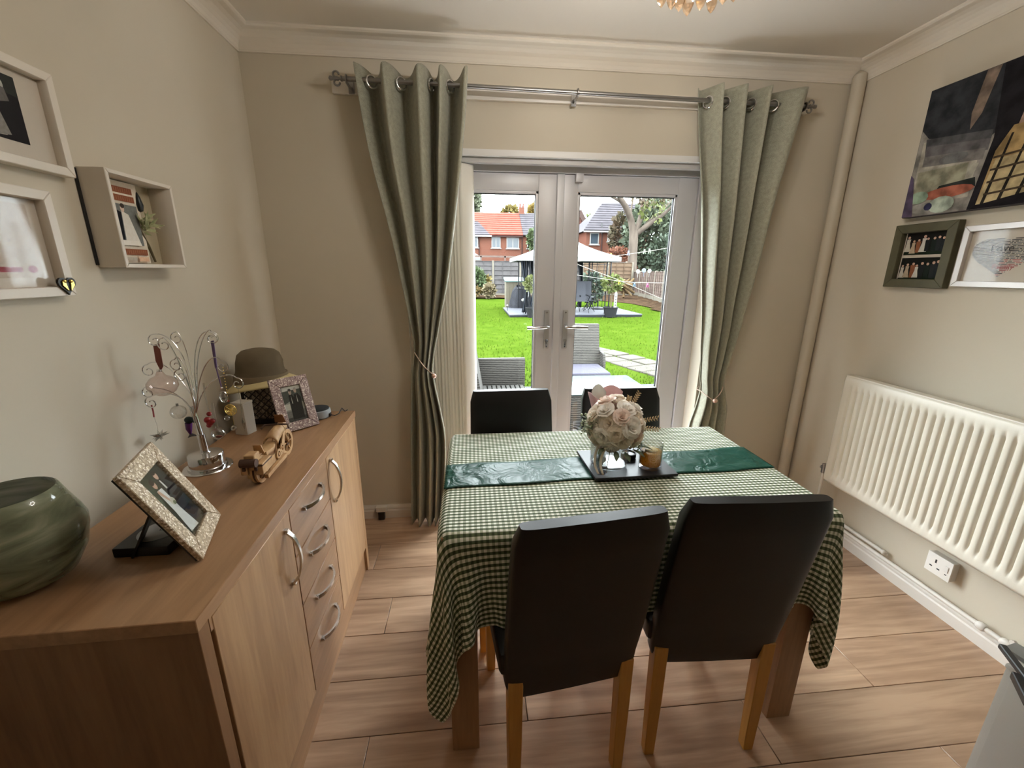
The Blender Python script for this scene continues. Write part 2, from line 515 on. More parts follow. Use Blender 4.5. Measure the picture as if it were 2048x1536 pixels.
# ------------------------------------------------------------------ curtain rod on its batten
MB().box(.385, 2.66, -.022, 0, 2.155, 2.208).build('curtain_batten', M['gloss'], bevel=.002, label='white painted wooden batten fixed above the french doors', cat='batten')
rod = thing('curtain_rod', 'thin silver curtain rod with curled finials over the french doors', 'curtain rod', (1.49, -.1, 2.15))
rodp = lambda x: Vector((x, -.1, 2.182-.010*(x-.45)))
MB().cyl(rodp(.455), rodp(2.585), .0095, n=14).build('rod', M['steel'], rod, smooth=True)
for sx, x0 in ((-1, .455), (1, 2.585)):
    f = MB(); p = rodp(x0)
    f.lathe([(0, 0), (.011, .002), (.011, .008), (.006, .012), (.006, .04), (.009, .045), (.009, .054), (0, .06)], 12, p, axis=Vector((sx, 0, 0)))
    for q in (-1, 1):
        f.tube([p+Vector((sx*(.026+.012*math.cos(t)), -.004*q, q*(.014+.011*math.sin(t)))) for t in np.linspace(-2.2, 3.2, 14)], .0042, 6)
    f.build('finial', M['steel'], rod, smooth=True)
for x in (.47, 1.478, 2.585):
    p = rodp(x)
    b = MB().tube([(x, -.022, p.z-.004), (x, -.06, p.z-.014), (x, -.1, p.z-.013)], .006, 8)
    b.tube([p+Vector((0, .014*math.cos(t), .014*math.sin(t))) for t in np.linspace(0, 2*PI, 13)[:-1]], .004, 6, closed=True)
    b.box(x-.012, x+.012, -.028, -.022, p.z-.03, p.z+.02)
    b.build('bracket', M['steel'], rod, smooth=True)

# ------------------------------------------------------------------ curtains
def fabric(name, c1, c2):
    m, nt, b = new_mat(name)
    co = coords(nt, 'UV', (1, 1, 1))
    n = nd(nt, 'ShaderNodeTexNoise', Scale=420.0, Detail=2.0)
    nt.links.new(co, n.inputs['Vector'])
    n2 = nd(nt, 'ShaderNodeTexNoise', Scale=60.0, Detail=4.0)
    nt.links.new(co, n2.inputs['Vector'])
    a = nd(nt, 'ShaderNodeMath', operation='MULTIPLY_ADD'); a.inputs[1].default_value = .5
    nt.links.new(n2.outputs['Fac'], a.inputs[0]); nt.links.new(n.outputs['Fac'], a.inputs[2])
    nt.links.new(ramp(nt, a.outputs[0], [(.55, c2), (.95, c1)]), b.inputs['Base Color'])
    b.inputs['Roughness'].default_value = .7
    b.inputs['Sheen Weight'].default_value = .25
    bumpn(nt, b, n.outputs['Fac'], .2, .0008)
    return m
curt_m = fabric('sage_curtain_fabric', (170, 168, 149), (130, 129, 112))
lin_m = mat('grey_curtain_lining', (120, 122, 122), .9)

def interp(tab, z):
    tab = sorted(tab)
    zs = [t[0] for t in tab]; xs = [t[1] for t in tab]
    i = max(0, min(len(zs)-2, int(np.searchsorted(zs, z))-1))
    # smooth (Catmull-Rom like) interpolation
    t = (z-zs[i])/(zs[i+1]-zs[i]); t = max(0, min(1, t))
    p0, p1, p2, p3 = xs[max(i-1, 0)], xs[i], xs[i+1], xs[min(i+2, len(xs)-1)]
    return .5*((2*p1)+(p2-p0)*t+(2*p0-5*p1+4*p2-p3)*t*t+(3*p1-p0-3*p2+p3)*t**3)

WARP = .78
def curtain(name, label, L, R, tie_z, nf, tieA, tieB, bead, side, skew):
    t = thing(name, label, 'curtain', ((L[0][1]+R[0][1])/2, -.09, 0.012), group='sage green eyelet curtains')
    NU, NV = nf*16+1, 88
    ztop = 2.222
    def fn(u, v):
        z0 = .012+(ztop-.012)*v
        rz = rodp(.5+2*u).z
        ph = 2*PI*nf*u
        d = abs(z0-tie_z)
        g = min(1, d/.9)                      # how gathered: 0 at the tie
        top = max(0, (z0-1.75)/.5)
        amp = .022+.040*min(1, g)+.012*top
        if z0 < tie_z: amp = .022+.022*min(1, (tie_z-z0)/.4)
        xl, xr = interp(L, z0), interp(R, z0)
        # uneven pleats
        uu = u+.022*math.sin(ph*.5+1.3)*(.4+.6*g)+.05*skew*math.sin(PI*u)
        uu = max(0, min(1, uu))
        uu = uu**WARP if side < 0 else 1-(1-uu)**WARP
        x = xl+(xr-xl)*uu
        wob = .35*math.sin(u*17+skew*3)+.25*math.sin(z0*3.1+u*9)
        y = -.1+amp*math.sin(ph+side*.6+wob*.5*(1-top))+.006*math.sin(z0*9+u*31)*(1-g)
        # sharpen folds a little
        x += .006*math.sin(2*ph)*(xr-xl)
        y -= .018*(1-g)*math.sin(PI*u)
        y = min(y, -.032)
        z = z0+(.010*math.sin(ph+1.0) if v > .999 else 0)
        return (x, y, z)
    cl = MB().grid(NU, NV, fn, uv=lambda u, v: (u*1.35, v*2.25)).build('cloth', curt_m, t, smooth=True, solid=.0025, fixn=False, auto=False)
    # eyelet rings where the cloth crosses the rod
    for k in range(nf*2):
        u = (k+.5-side*.6/PI*.5)/(nf*2)
        if not 0.02 < u < .98: continue
        x = fn(u, .955)[0]
        p = rodp(x)
        tn = Vector(fn(min(u+.012, 1), .955))-Vector(fn(max(u-.012, 0), .955)); tn.z = 0; tn.normalize()
        rg = MB().tube([p+tn*(.023*math.cos(a))+Vector((0, 0, .023*math.sin(a)-.006)) for a in np.linspace(0, 2*PI, 17)[:-1]], .0042, 8, closed=True)
        rg.build('eyelet_ring', M['chrome'], t, smooth=True)
    # lower hem seam
    tb = MB()
    A, B, P = Vector(tieA), Vector(tieB), Vector(bead)
    pts = []
    cxm = (A+B)/2
    for i in range(9):
        s = i/8
        pts.append(A.lerp(P, s)+Vector((0, -.03*math.sin(s*PI), -.006*math.sin(s*PI))))
    for i in range(1, 9):
        s = i/8
        pts.append(P.lerp(B, s)+Vector((0, -.022*math.sin(s*PI), -.004*math.sin(s*PI))))
    pts += [B+Vector((0, .05, .0)), (A+B)/2+Vector((0, .085, .01)), A+Vector((0, .05, 0))]
    tbo = thing(name.replace('curtain', 'tieback') if False else 'curtain_tieback', 'thin wire tieback with a copper bead around the %s curtain' % ('left' if side < 0 else 'right'), 'tieback', tuple(P), group='curtain tiebacks')
    tb.tube(pts, .0028, 6, closed=True).build('wire', mat('copper_wire', (206, 184, 170), .4, .5), tbo, smooth=True)
    MB().sph(P+Vector((0, -.016, 0)), .0125, 16, 10).build('bead', mat('rose_gold', (222, 188, 174), .3, .6), tbo, smooth=True)
    return t
curtain('curtain', 'sage green eyelet curtain tied back on the left of the doors',
        [(2.262, .490), (2.17, .494), (1.87, .532), (1.577, .598), (1.35, .641), (1.1, .68), (1.0, .688), (.88, .664), (.46, .636), (.012, .615)],
        [(2.262, .985), (2.17, .982), (1.92, .956), (1.6, .912), (1.35, .871), (1.1, .815), (.93, .782), (.86, .784), (.70, .81), (.546, .83), (.3, .82), (.012, .80)],
        .95, 4, (.688, -.1, 1.0), (.775, -.1, .90), (.787, -.135, .882), -1, .6)
curtain('curtain', 'sage green eyelet curtain tied back on the right of the doors',
        [(2.262, 2.060), (2.196, 2.062), (1.74, 2.134), (1.356, 2.18), (1.0, 2.222), (.822, 2.243), (.753, 2.252), (.65, 2.236), (.561, 2.214), (.3, 2.20), (.012, 2.20)],
        [(2.262, 2.60), (2.18, 2.59), (1.747, 2.521), (1.357, 2.472), (1.084, 2.43), (.9, 2.39), (.819, 2.375), (.74, 2.392), (.654, 2.42), (.486, 2.43), (.25, 2.43), (.012, 2.42)],
        .80, 4, (2.25, -.1, .753), (2.376, -.1, .815), (2.302, -.142, .715), 1, -.5)

# ------------------------------------------------------------------ radiator wall
radm = mat('radiator_enamel', (226, 220, 206), .35)
ra = thing('radiator', 'white ribbed panel radiator on the right wall', 'radiator', (W-.07, -1.0, .33))
RX0, RX1, RY0, RY1, RZ0, RZ1 = W-.105, W-.06, -1.68, -.385, .335, .905
npch = 39
pitch = (RY1-RY0-.05)/npch
def rfn(u, v):
    # front sheet: flat margin with pressed vertical channels
    y = RY1-.001+(RY0-RY1+.002)*u
    z = RZ0+(RZ1-RZ0)*v
    q = (RY1-.025-y)/pitch
    fr_ = q-math.floor(q)
    inz = min(1, max(0, (z-RZ0-.035)/.035))*min(1, max(0, (RZ1-.035-z)/.035))
    inside = 1 if 0 < q < npch else 0
    c = math.exp(-((fr_-.5)/.17)**2)
    edge = .012*max(0, 1-min(v, 1-v)/.03)
    return (RX0+.011*c*inz*inside+edge*.5, y, z)
NVR = [0, .02, .06, .075, .09, .105, .12, .5, .88, .895, .91, .925, .94, .98, 1]
g = MB()
nu = npch*8+1
vs = [rfn(i/(nu-1), v) for v in NVR for i in range(nu)]
g.add(vs, [(j*nu+i, j*nu+i+1, (j+1)*nu+i+1, (j+1)*nu+i) for j in range(len(NVR)-1) for i in range(nu-1)])
g.build('front_panel', radm, ra, smooth=True, solid=.003, auto=60)
bk = MB().box(RX0+.016, RX1, RY0+.004, RY1-.004, RZ0+.006, RZ1-.006)
bk.build('rear_panel', radm, ra, bevel=.004)
gr_ = MB().box(RX0+.004, RX1+.004, RY0, RY1, RZ1-.004, RZ1+.004)
gr_.build('top_grille', radm, ra, bevel=.002)
for y in (RY1-.2, RY0+.2):
    MB().box(RX1, W-.003, y-.012, y+.012, RZ0+.05, RZ1-.05).build('wall_bracket', M['steel'], ra)
vv = MB()
vv.cyl((W-.08, RY1+.002, .385), (W-.08, RY1+.05, .385), .009, n=12)
vv.cyl((W-.08, RY1+.03, .36), (W-.08, RY1+.03, .41), .013, n=12)
vv.build('valve', M['steel'], ra, smooth=True)
MB().tube([(W-.08, RY1+.03, .36), (W-.08, RY1+.03, .08)], .0075, 10).build('feed_pipe', M['gloss'], ra, smooth=True)

hp = thing('heating_pipe', 'white heating pipe with couplings running above the skirting board', 'pipe', (W-.03, -1.0, .085))
MB().tube([(W-.028, -.05, .092), (W-.028, YB+.1, .092)], .0095, 10).build('pipe_run', M['gloss'], hp, smooth=True)
MB().tube([(W-.024, -.05, .118), (W-.024, -.70, .118)], .0085, 10).sph((W-.024, -.70, .118), .012, 10, 8).build('capped_pipe', M['gloss'], hp, smooth=True)
for y in (-1.10, -1.175, -1.215):
    MB().lathe([(0, -.014), (.012, -.014), (.016, -.008), (.016, .008), (.012, .014), (0, .014)], 12, (W-.028, y, .092), axis=Vector((0, 1, 0))).build('coupling', M['gloss'], hp, smooth=True)
MB().tube([(W-.028, -1.195, .092), (W-.03, -1.195, .118), (W-.045, -1.197, .122)], .008, 8).build('drain_valve', M['gloss'], hp, smooth=True)

so = thing('wall_socket', 'white switched plug socket under the radiator', 'socket', (W, -.92, .19))
MB().box(W-.028, W, -.966, -.876, .178, .262).build('pattress', M['gloss'], so, bevel=.003)
sf = MB().box(W-.034, W-.028, -.968, -.874, .176, .264)
sfo = sf.build('face_plate', mat('socket_white', (236, 232, 226), .3), so, bevel=.002)
hl = MB()
hl.box(W-.0346, W-.033, -.912, -.906, .226, .242)
hl.box(W-.0346, W-.033, -.928, -.918, .203, .208); hl.box(W-.0346, W-.033, -.900, -.890, .203, .208)
hl.build('pin_slot', M['black'], so)
MB().box(W-.0375, W-.034, -.957, -.945, .213, .24).build('rocker_switch', mat('socket_rocker', (226, 222, 216), .3), so, bevel=.001)
MB().box(W-.0346, W-.033, -.955, -.948, .200, .204).build('neon_mark', M['black'], so)

s2 = thing('skirting_socket', 'small white cable box on the skirting beside the sideboard', 'socket', (.45, -.03, .0))
MB().box(.415, .475, -.045, -.018, .055, .085).build('housing', M['gloss'], s2, bevel=.003)
MB().box(.425, .46, -.043, -.019, .005, .055).build('plug', M['black'], s2, bevel=.003)

# ------------------------------------------------------------------ flat prints
def ell(cx, cy, rx, ry, n=14, rot=0):
    return [(cx+rx*math.cos(2*PI*i/n)*math.cos(rot)-ry*math.sin(2*PI*i/n)*math.sin(rot), cy+rx*math.cos(2*PI*i/n)*math.sin(rot)+ry*math.sin(2*PI*i/n)*math.cos(rot)) for i in range(n)]

def rect(x0, x1, y0, y1):
    return [(x0, y0), (x1, y0), (x1, y1), (x0, y1)]

def flat(name, org, ux, uy, w, h, polys, parent, material='print', nrm=None, step=.00012, **kw):
    """a printed sheet: coloured shapes lying on one flat picture, u to the right and v up"""
    org, ux, uy = Vector(org), Vector(ux), Vector(uy)
    n = Vector(nrm) if nrm is not None else ux.cross(uy)
    g = MB(); g.col = []
    for k, (c, pts) in enumerate(polys):
        P = [org+ux*(min(1, max(0, u))*w)+uy*(min(1, max(0, v))*h)+n*(step*k) for u, v in pts]
        g.add(P, [tuple(range(len(P)))]); g.col.append((*lin(c), 1))
    return g.build(name, M[material], parent, fixn=False, **kw)

def figure(x, y, h, body, head=(214, 178, 156), dress=False, w=.3):
    """a tiny printed silhouette: feet at (x, y), height h"""
    hw = h*w/2
    out = []
    if dress: out.append((body, [(x-hw*1.5, y), (x+hw*1.5, y), (x+hw*.7, y+h*.55), (x+hw*.8, y+h*.8), (x-hw*.8, y+h*.8), (x-hw*.7, y+h*.55)]))
    else: out.append((body, [(x-hw*.8, y), (x+hw*.8, y), (x+hw, y+h*.6), (x+hw*1.1, y+h*.82), (x-hw*1.1, y+h*.82), (x-hw, y+h*.6)]))
    out.append((head, ell(x, y+h*.9, hw*.55, h*.085)))
    return out

def ring_frame(t, org, ux, uy, n, w, h, fw, depth, material, inset_depth=None, names='frame'):
    """four mitred sides of a picture frame"""
    org, ux, uy, n = Vector(org), Vector(ux), Vector(uy), Vector(n)
    P = lambda u, v, d: org+ux*u+uy*v+n*d
    o = [(0, 0), (w, 0), (w, h), (0, h)]
    i = [(fw, fw), (w-fw, fw), (w-fw, h-fw), (fw, h-fw)]
    out = []
    for k in range(4):
        l = (k+1) % 4
        q = [o[k], o[l], i[l], i[k]]
        g = MB().prism([P(a, b, 0) for a, b in q], n*depth)
        out.append(g.build(names, material, t, bevel=.0015, seg=1))
    return out
frame_w = mat('white_frame', (224, 216, 204), .45)
mount_m = mat('cream_mount', (214, 204, 190), .9)
EY, EZ = Vector((0, 1, 0)), Vector((0, 0, 1))
# --- left wall (seen from the room: right hand = +y)
f1 = thing('picture_frame', 'white framed wedding photograph at the top of the left wall', 'picture frame', (0.0, -1.17, 1.605))
ring_frame(f1, (.002, -1.36, 1.605), EY, EZ, (1, 0, 0), .36, .218, .02, .028, frame_w)
MB().box(.002, .010, -1.345, -1.015, 1.62, 1.808).build('mount', mount_m, f1)
flat('photo', (.0106, -1.30, 1.657), EY, EZ, .225, .13, [((38, 36, 40), rect(0, 1, 0, 1)), ((58, 60, 58), [(0, .75), (.55, .8), (1, .7), (1, 1), (0, 1)]), ((200, 184, 172), [(.40, 0), (.80, .06), (.70, .5), (.66, .80), (.50, .80), (.46, .4)]), ((150, 146, 140), [(.72, .05), (.84, .08), (.76, .55)]), ((206, 170, 150), ell(.58, .86, .05, .11)), ((196, 196, 190), ell(.84, .82, .04, .1)), ((120, 116, 112), [(.80, .55), (.90, .6), (.88, .78), (.82, .8)])], f1)
MB().box(.0125, .0138, -1.342, -1.018, 1.623, 1.805).build('glazing', M['picglass'], f1)
f2 = thing('picture_frame', 'white framed cream card print below the wedding photograph', 'picture frame', (0, -1.25, 1.33))
ring_frame(f2, (.002, -1.44, 1.33), EY, EZ, (1, 0, 0), .36, .232, .022, .028, frame_w)
MB().box(.002, .009, -1.425, -1.095, 1.345, 1.547).build('mount', mount_m, f2)
flat('print', (.0096, -1.40, 1.372), EY, EZ, .275, .155, [((198, 182, 164), rect(0, 1, 0, 1)), ((232, 228, 222), [(.40, .3), (.62, .36), (.52, .6), (.40, .66)]), ((150, 60, 66), rect(.66, .84, .08, .15)), ((150, 60, 66), ell(.92, .12, .04, .05)), ((120, 90, 80), ell(.8, .5, .008, .014)), ((120, 90, 80), ell(.5, .12, .008, .014))], f2)
MB().box(.0115, .0128, -1.422, -1.098, 1.348, 1.544).build('glazing', M['picglass'], f2)
ht = thing('heart_ornament', 'small black and gold heart ornament on the corner of the card print', 'ornament', (.034, -1.105, 1.338))
hp2 = [(math.sin(t)**3*.022, (13*math.cos(t)-5*math.cos(2*t)-2*math.cos(3*t)-math.cos(4*t))/16*.022) for t in np.linspace(0, 2*PI, 25)[:-1]]
MB().prism([(.031, -1.105+a, 1.356+b) for a, b in hp2], (.005, 0, 0)).build('heart', M['black'], ht)
gold = mat('gold_leaf', (226, 196, 110), .3, 1.0)
for s in (-1, 1):
    MB().prism([(.036, -1.105+s*.003+q[0]*.9, 1.353+q[1]*.9) for q in ((s*.0, -.012), (s*.013, .002), (s*.012, .012), (s*.004, .010))], (.003, 0, 0)).sph((.038, -1.105+s*.008, 1.364), .004, 8, 6).build('gold_wing', gold, ht)
# shadow box
sb = thing('shadow_box', 'deep white box frame with a wedding keepsake inside', 'box frame', (0, -.84, 1.396))
bx = ring_frame(sb, (.0015, -.964, 1.396), EY, EZ, (1, 0, 0), .244, .244, .011, .068, frame_w, names='side')
MB().box(.0015, .006, -.955, -.73, 1.404, 1.632).build('back_board', mat('keepsake_back', (176, 164, 138), .9), sb)
MB().box(.0013, .0045, -.971, -.964, 1.402, 1.636).build('back_strip', M['black'], sb)  # thin black strip along one back edge, flat to the wall
rb = (150, 92, 66)
card = [((226, 214, 196), rect(0, 1, 0, 1))]
for v in (.86, .76, .10):
    card.append((rb, rect(.03, .93 if v < .5 else .88, v, v+.075)))
    for i in range(17): card.append(((176, 122, 92), rect(.05+i*.05, .062+i*.05, v+.012, v+.06)))
card += [((120, 122, 118), rect(.08, .86, .22, .72)), ((24, 24, 30), [(.08, .22), (.42, .22), (.46, .62), (.2, .68), (.08, .62)]), ((206, 186, 172), ell(.24, .64, .05, .055)), ((228, 222, 212), [(.44, .22), (.8, .22), (.62, .6), (.47, .64)]), ((214, 190, 172), ell(.5, .67, .045, .05)), ((60, 50, 44), ell(.51, .70, .05, .03)), ((236, 230, 220), rect(.3, .75, .22, .28)), ((190, 180, 166), rect(.05, .6, .03, .07)), ((226, 190, 160), rect(.65, .9, .02, .08))]
flat('card', (.020, -.951, 1.410), EY, EZ, .150, .216, card, sb)
MB().box(.006, .0198, -.951, -.801, 1.410, 1.626).build('card_mount', mount_m, sb)
fq = MB()
for i in range(26):
    a = random.uniform(-.8, 2.4); l = random.uniform(.02, .055)
    p = Vector((.02+random.random()*.02, -.82+random.random()*.02, 1.50+random.random()*.035))
    d = Vector((random.uniform(0, .5), math.cos(a), math.sin(a)*.6)).normalized()
    sdir = d.cross(Vector((1, 0, 0))).normalized()*.005
    fq.add([p-sdir*.3, p+d*l*.5-sdir, p+d*l, p+d*l*.5+sdir], [(0, 1, 2, 3)])
fq.build('dried_sprig', mat('dried_green', (126, 136, 92), .8, c2=(176, 172, 130), nscale=60), sb, fixn=False)
MB().tube([(.02, -.815, 1.50), (.016, -.79, 1.46), (.014, -.772, 1.415)], [.003, .004, .003], 6).build('stem', mat('dried_stem', (96, 84, 56), .8), sb, smooth=True)
MB().lathe([(0, 0), (.008, .004), (.011, .02), (.007, .04), (.003, .052), (0, .056)], 10, (.02, -.80, 1.553)).build('charm', mat('pewter_charm', (50, 52, 52), .35, .6), sb, smooth=True)

# --- right wall (seen from the room: right hand = -y)
cv = thing('canvas_painting', 'large unframed colourful canvas on the right wall', 'painting', (W, -.85, 1.628))
MB().box(W-.036, W-.002, -1.30, -.415, 1.63, 2.122).build('canvas', mat('canvas_edge', (70, 64, 66), .8), cv, bevel=.002)
cp = [((138, 134, 128), rect(0, 1, 0, 1)), ((168, 162, 150), rect(.02, .27, .1, .6)), ((52, 54, 58), [(0, 1), (.40, 1), (.36, .6), (.3, .52), (.04, .62), (0, .7)]), ((82, 82, 84), [(.03, .62), (.3, .56), (.3, .46), (.04, .48)]), ((98, 96, 98), [(.04, .56), (.3, .50), (.3, .42), (.04, .46)]), ((118, 114, 112), [(.04, .48), (.29, .44), (.29, .36), (.04, .40)]), ((104, 104, 104), ell(.17, .42, .06, .04)), ((164, 160, 148), [(.05, .38), (.28, .34), (.27, .26), (.04, .28)]), ((150, 148, 128), rect(.03, .24, .18, .36)),
      ((46, 50, 48), [(.14, .22), (.28, .24), (.29, .17), (.12, .16)]), ((30, 28, 32), [(.28, 1), (.42, 1), (.38, .5), (.32, 0), (.28, .0), (.31, .5)]), ((128, 112, 100), [(.22, 1), (.27, 1), (.24, .7), (.21, .6), (.2, .72)]),
      ((158, 132, 118), [(.42, 1), (.75, 1), (.75, .4), (.38, .5)]), ((128, 52, 44), [(.58, 1), (.8, 1), (.78, .4), (.62, .42), (.46, .62)]), ((160, 134, 92), [(.37, .55), (.62, .55), (.66, .1), (.31, .03), (.33, .4)]), ((178, 160, 122), [(.34, .34), (.56, .36), (.56, .06), (.31, .03)])]
for i in range(5): cp.append(((36, 32, 28), [(.325+i*.055, .02), (.338+i*.055, .02), (.378+i*.055, .5-.05*i), (.37+i*.055, .5-.05*i)]))
for i in range(4): cp.append(((70, 58, 44), [(.33, .09+i*.085), (.57, .12+i*.085), (.57, .135+i*.085), (.33, .105+i*.085)]))
cp += [((24, 20, 24), [(.29, 0), (1, 0), (1, .3), (.72, .3), (.55, .1), (.31, .025)]), ((44, 34, 34), [(.62, .4), (.72, .5), (1, .5), (1, .25), (.6, .1)]), ((160, 96, 78), ell(.18, .16, .11, .045, rot=.08)), ((170, 182, 168), ell(.17, .07, .055, .065)), ((140, 160, 140), ell(.06, .15, .045, .05)), ((152, 150, 144), ell(.08, .06, .05, .04)), ((84, 74, 96), [(0, 0), (.05, 0), (.03, .2), (.015, .32), (0, .35)]), ((56, 56, 84), ell(.115, .065, .018, .03))]
for i in range(46):
    a, b = .52+random.random()*.46, .03+random.random()*.36
    if b < .05+(a-.5)*.9: cp.append(((206, 200, 190), ell(a, b, .006+random.random()*.004, .008, 6)))
flat('painting', (W-.0363, -.417, 1.632), -EY, EZ, .88, .488, cp, cv, 'paint_print', nrm=(-1, 0, 0))
olive = mat('olive_frame', (86, 82, 58), .55, c2=(74, 70, 50), nscale=20)
gf = thing('picture_frame', 'olive green frame holding two group photographs one above the other', 'picture frame', (W, -.52, 1.335))
ring_frame(gf, (W-.002, -.395, 1.335), -EY, EZ, (-1, 0, 0), .252, .266, .036, .03, olive)
MB().box(W-.008, W-.002, -.63, -.41, 1.35, 1.585).build('mount', mount_m, gf)
def group_photo(n, dk):
    out = [(dk, rect(0, 1, 0, 1)), ((30, 44, 30), rect(0, 1, 0, .14))]
    cols = [(214, 206, 192), (196, 176, 150), (150, 96, 66), (226, 222, 212), (38, 40, 44), (34, 44, 40), (48, 52, 56), (40, 44, 48)]
    for i in range(n):
        c = cols[i % 8]
        out += figure(.08+i*.84/(n-1)+random.uniform(-.02, .02), .06+random.uniform(0, .1), random.uniform(.6, .8), c, dress=sum(c) > 400, w=.17)
    return out
flat('photo', (W-.0086, -.436, 1.473), -EY, EZ, .17, .092, group_photo(8, (28, 26, 28)), gf, nrm=(-1, 0, 0))
flat('photo', (W-.0086, -.436, 1.369), -EY, EZ, .17, .092, group_photo(8, (22, 24, 24)), gf, nrm=(-1, 0, 0))
MB().box(W-.0115, W-.0104, -.612, -.43, 1.37, 1.566).build('glazing', M['picglass'], gf)
hf = thing('picture_frame', 'silver white frame with a grey word cloud heart print', 'picture frame', (W, -.87, 1.345))
ring_frame(hf, (W-.002, -.666, 1.345), -EY, EZ, (-1, 0, 0), .42, .228, .022, .022, mat('silver_white_frame', (206, 200, 196), .35, .2))
MB().box(W-.008, W-.002, -1.07, -.68, 1.36, 1.56).build('mount', mat('print_paper', (208, 198, 182), .9), hf)
hw = []
for yy in range(30):
    v = yy/29
    hy = -1.0+v*2.05
    # heart width at this height
    best = [abs(math.sin(t)**3) for t in np.linspace(0, PI, 200) if abs((13*math.cos(t)-5*math.cos(2*t)-2*math.cos(3*t)-math.cos(4*t))/16-hy) < .05]
    if not best: continue
    hwid = max(best); x = -hwid
    while x < hwid:
        l = random.uniform(.05, .3)
        if not (abs(x) < .14 and hy > .72):
            c = random.choice([(96, 96, 96), (120, 122, 124), (140, 140, 142), (104, 100, 98)])
            if hy < -.2 and -.1 < x < .5: c = random.choice([(170, 110, 110), (188, 130, 126), (130, 122, 120)])
            hw.append((c, [(.30+x*.27, .5+hy*.40), (.30+min(x+l, hwid)*.27, .5+hy*.40), (.30+min(x+l, hwid)*.27, .5+hy*.40+.018), (.30+x*.27, .5+hy*.40+.018)]))
        x += l+.03
flat('print', (W-.0086, -.692, 1.365), -EY, EZ, .37, .188, hw, hf, nrm=(-1, 0, 0), step=.000004)
MB().box(W-.0115, W-.0102, -1.065, -.687, 1.366, 1.554).build('glazing', M['picglass'], hf)
def word(txt, size, loc, material, parent, name='lettering'):
    cu = bpy.data.curves.new(name, 'FONT'); cu.body = txt; cu.size = size; cu.align_x = 'CENTER'; cu.extrude = .0001
    cu.materials.append(material)
    tmp = bpy.data.objects.new('tmp', cu); COL.objects.link(tmp); bpy.context.view_layer.update()
    me = bpy.data.meshes.new_from_object(tmp.evaluated_get(bpy.context.evaluated_depsgraph_get()))
    bpy.data.objects.remove(tmp)
    me.materials.clear(); me.materials.append(material)
    o = bpy.data.objects.new(name, me); COL.objects.link(o)
    o.parent = parent; o.location = Vector(loc)-OFF[parent.name]
    o.rotation_euler = (PI/2, 0, -PI/2)
    return o
word('Love', .036, (W-.0092, -.795, 1.474), mat('dark_print', (70, 68, 68), .8), hf)
word('Family', .026, (W-.0092, -.812, 1.412), mat('pink_print', (168, 104, 104), .8), hf)

# ================================================================== SIDEBOARD
SBR = .022
sd = thing('sideboard', 'oak sideboard with two doors and four drawers along the left wall', 'sideboard', (.272, -.998, 0), SBR, local=True)
hx, hy = .205, .57           # half depth, half length
s = MB().box(-hx, hx, -hy, hy, .772, .80)
s.build('top', M['oak'], sd, bevel=.0015, seg=1)
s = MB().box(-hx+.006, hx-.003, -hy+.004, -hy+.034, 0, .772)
s.build('side_panel', M['oak_end_shaded'], sd, bevel=.001, seg=1)
s = MB().box(-hx+.006, hx-.003, hy-.034, hy-.004, 0, .772)
s.build('side_panel', M['oak_v'], sd, bevel=.001, seg=1)
s = MB().box(-hx+.006, hx-.026, -hy+.034, hy-.034, .125, .772)
s.build('carcass', mat('carcass_dark', (92, 66, 46), .6), sd)
MB().box(hx-.03, hx-.014, -hy+.034, hy-.034, 0, .125).build('plinth', M['oak'], sd)
MB().box(hx-.028, hx-.0035, -hy+.036, hy-.036, .738, .770).build('top_rail', M['oak'], sd, bevel=.001, seg=1)
hm = mat('satin_nickel', (206, 202, 196), .24, 1.0)
def bow(a, b, out=.028, par=None):
    a, b = Vector(a), Vector(b)
    g = MB()
    n = 11
    L = []
    for i in range(n):
        t = i/(n-1)
        L.append(a.lerp(b, t)+Vector((.004+out*math.sin(PI*t)**.6, 0, 0)))
    d = (b-a).normalized()
    sidev = d.cross(Vector((1, 0, 0)))
    w, h = .0055, .003
    vs, fs = [], []
    for i, p in enumerate(L):
        t = (L[min(i+1, n-1)]-L[max(i-1, 0)]).normalized()
        nn = t.cross(sidev).normalized()
        ww = w*(1.25-.45*math.sin(PI*i/(n-1)))
        vs += [p+sidev*ww+nn*h, p-sidev*ww+nn*h, p-sidev*ww-nn*h, p+sidev*ww-nn*h]
    for i in range(n-1):
        for k in range(4): fs.append((i*4+k, i*4+(k+1) % 4, i*4+4+(k+1) % 4, i*4+4+k))
    fs += [(0, 1, 2, 3), (4*n-1, 4*n-2, 4*n-3, 4*n-4)]
    g.add(vs, fs)
    for e in (a, b): g.obox(e+Vector((.003, 0, 0)), (1, 0, 0), (0, 1, 0), (0, 0, 1), .014, .011, .011)
    return g.build('handle', hm, par, smooth=True)
def front(name, y0, y1, z0, z1, m):
    return MB().box(hx-.022, hx-.002, y0, y1, z0, z1).build(name, m, sd, bevel=.0012, seg=1)
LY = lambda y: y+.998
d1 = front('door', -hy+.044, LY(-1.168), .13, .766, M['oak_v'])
bow((hx-.002, LY(-1.205), .728), (hx-.002, LY(-1.205), .568), par=d1)
d2 = front('door', LY(-.843), hy-.038, .13, .766, M['oak_v'])
bow((hx-.002, LY(-.81), .745), (hx-.002, LY(-.81), .585), par=d2)
dz = [.766, .612, .452, .292, .13]
for k in range(4):
    q = front('drawer', LY(-1.164), LY(-.847), dz[k+1]+.0035, dz[k], M['oak'])
    zc = (dz[k]+dz[k+1])/2+.028
    bow((hx-.002, LY(-1.075), zc), (hx-.002, LY(-.935), zc), par=q)
ZT = .80

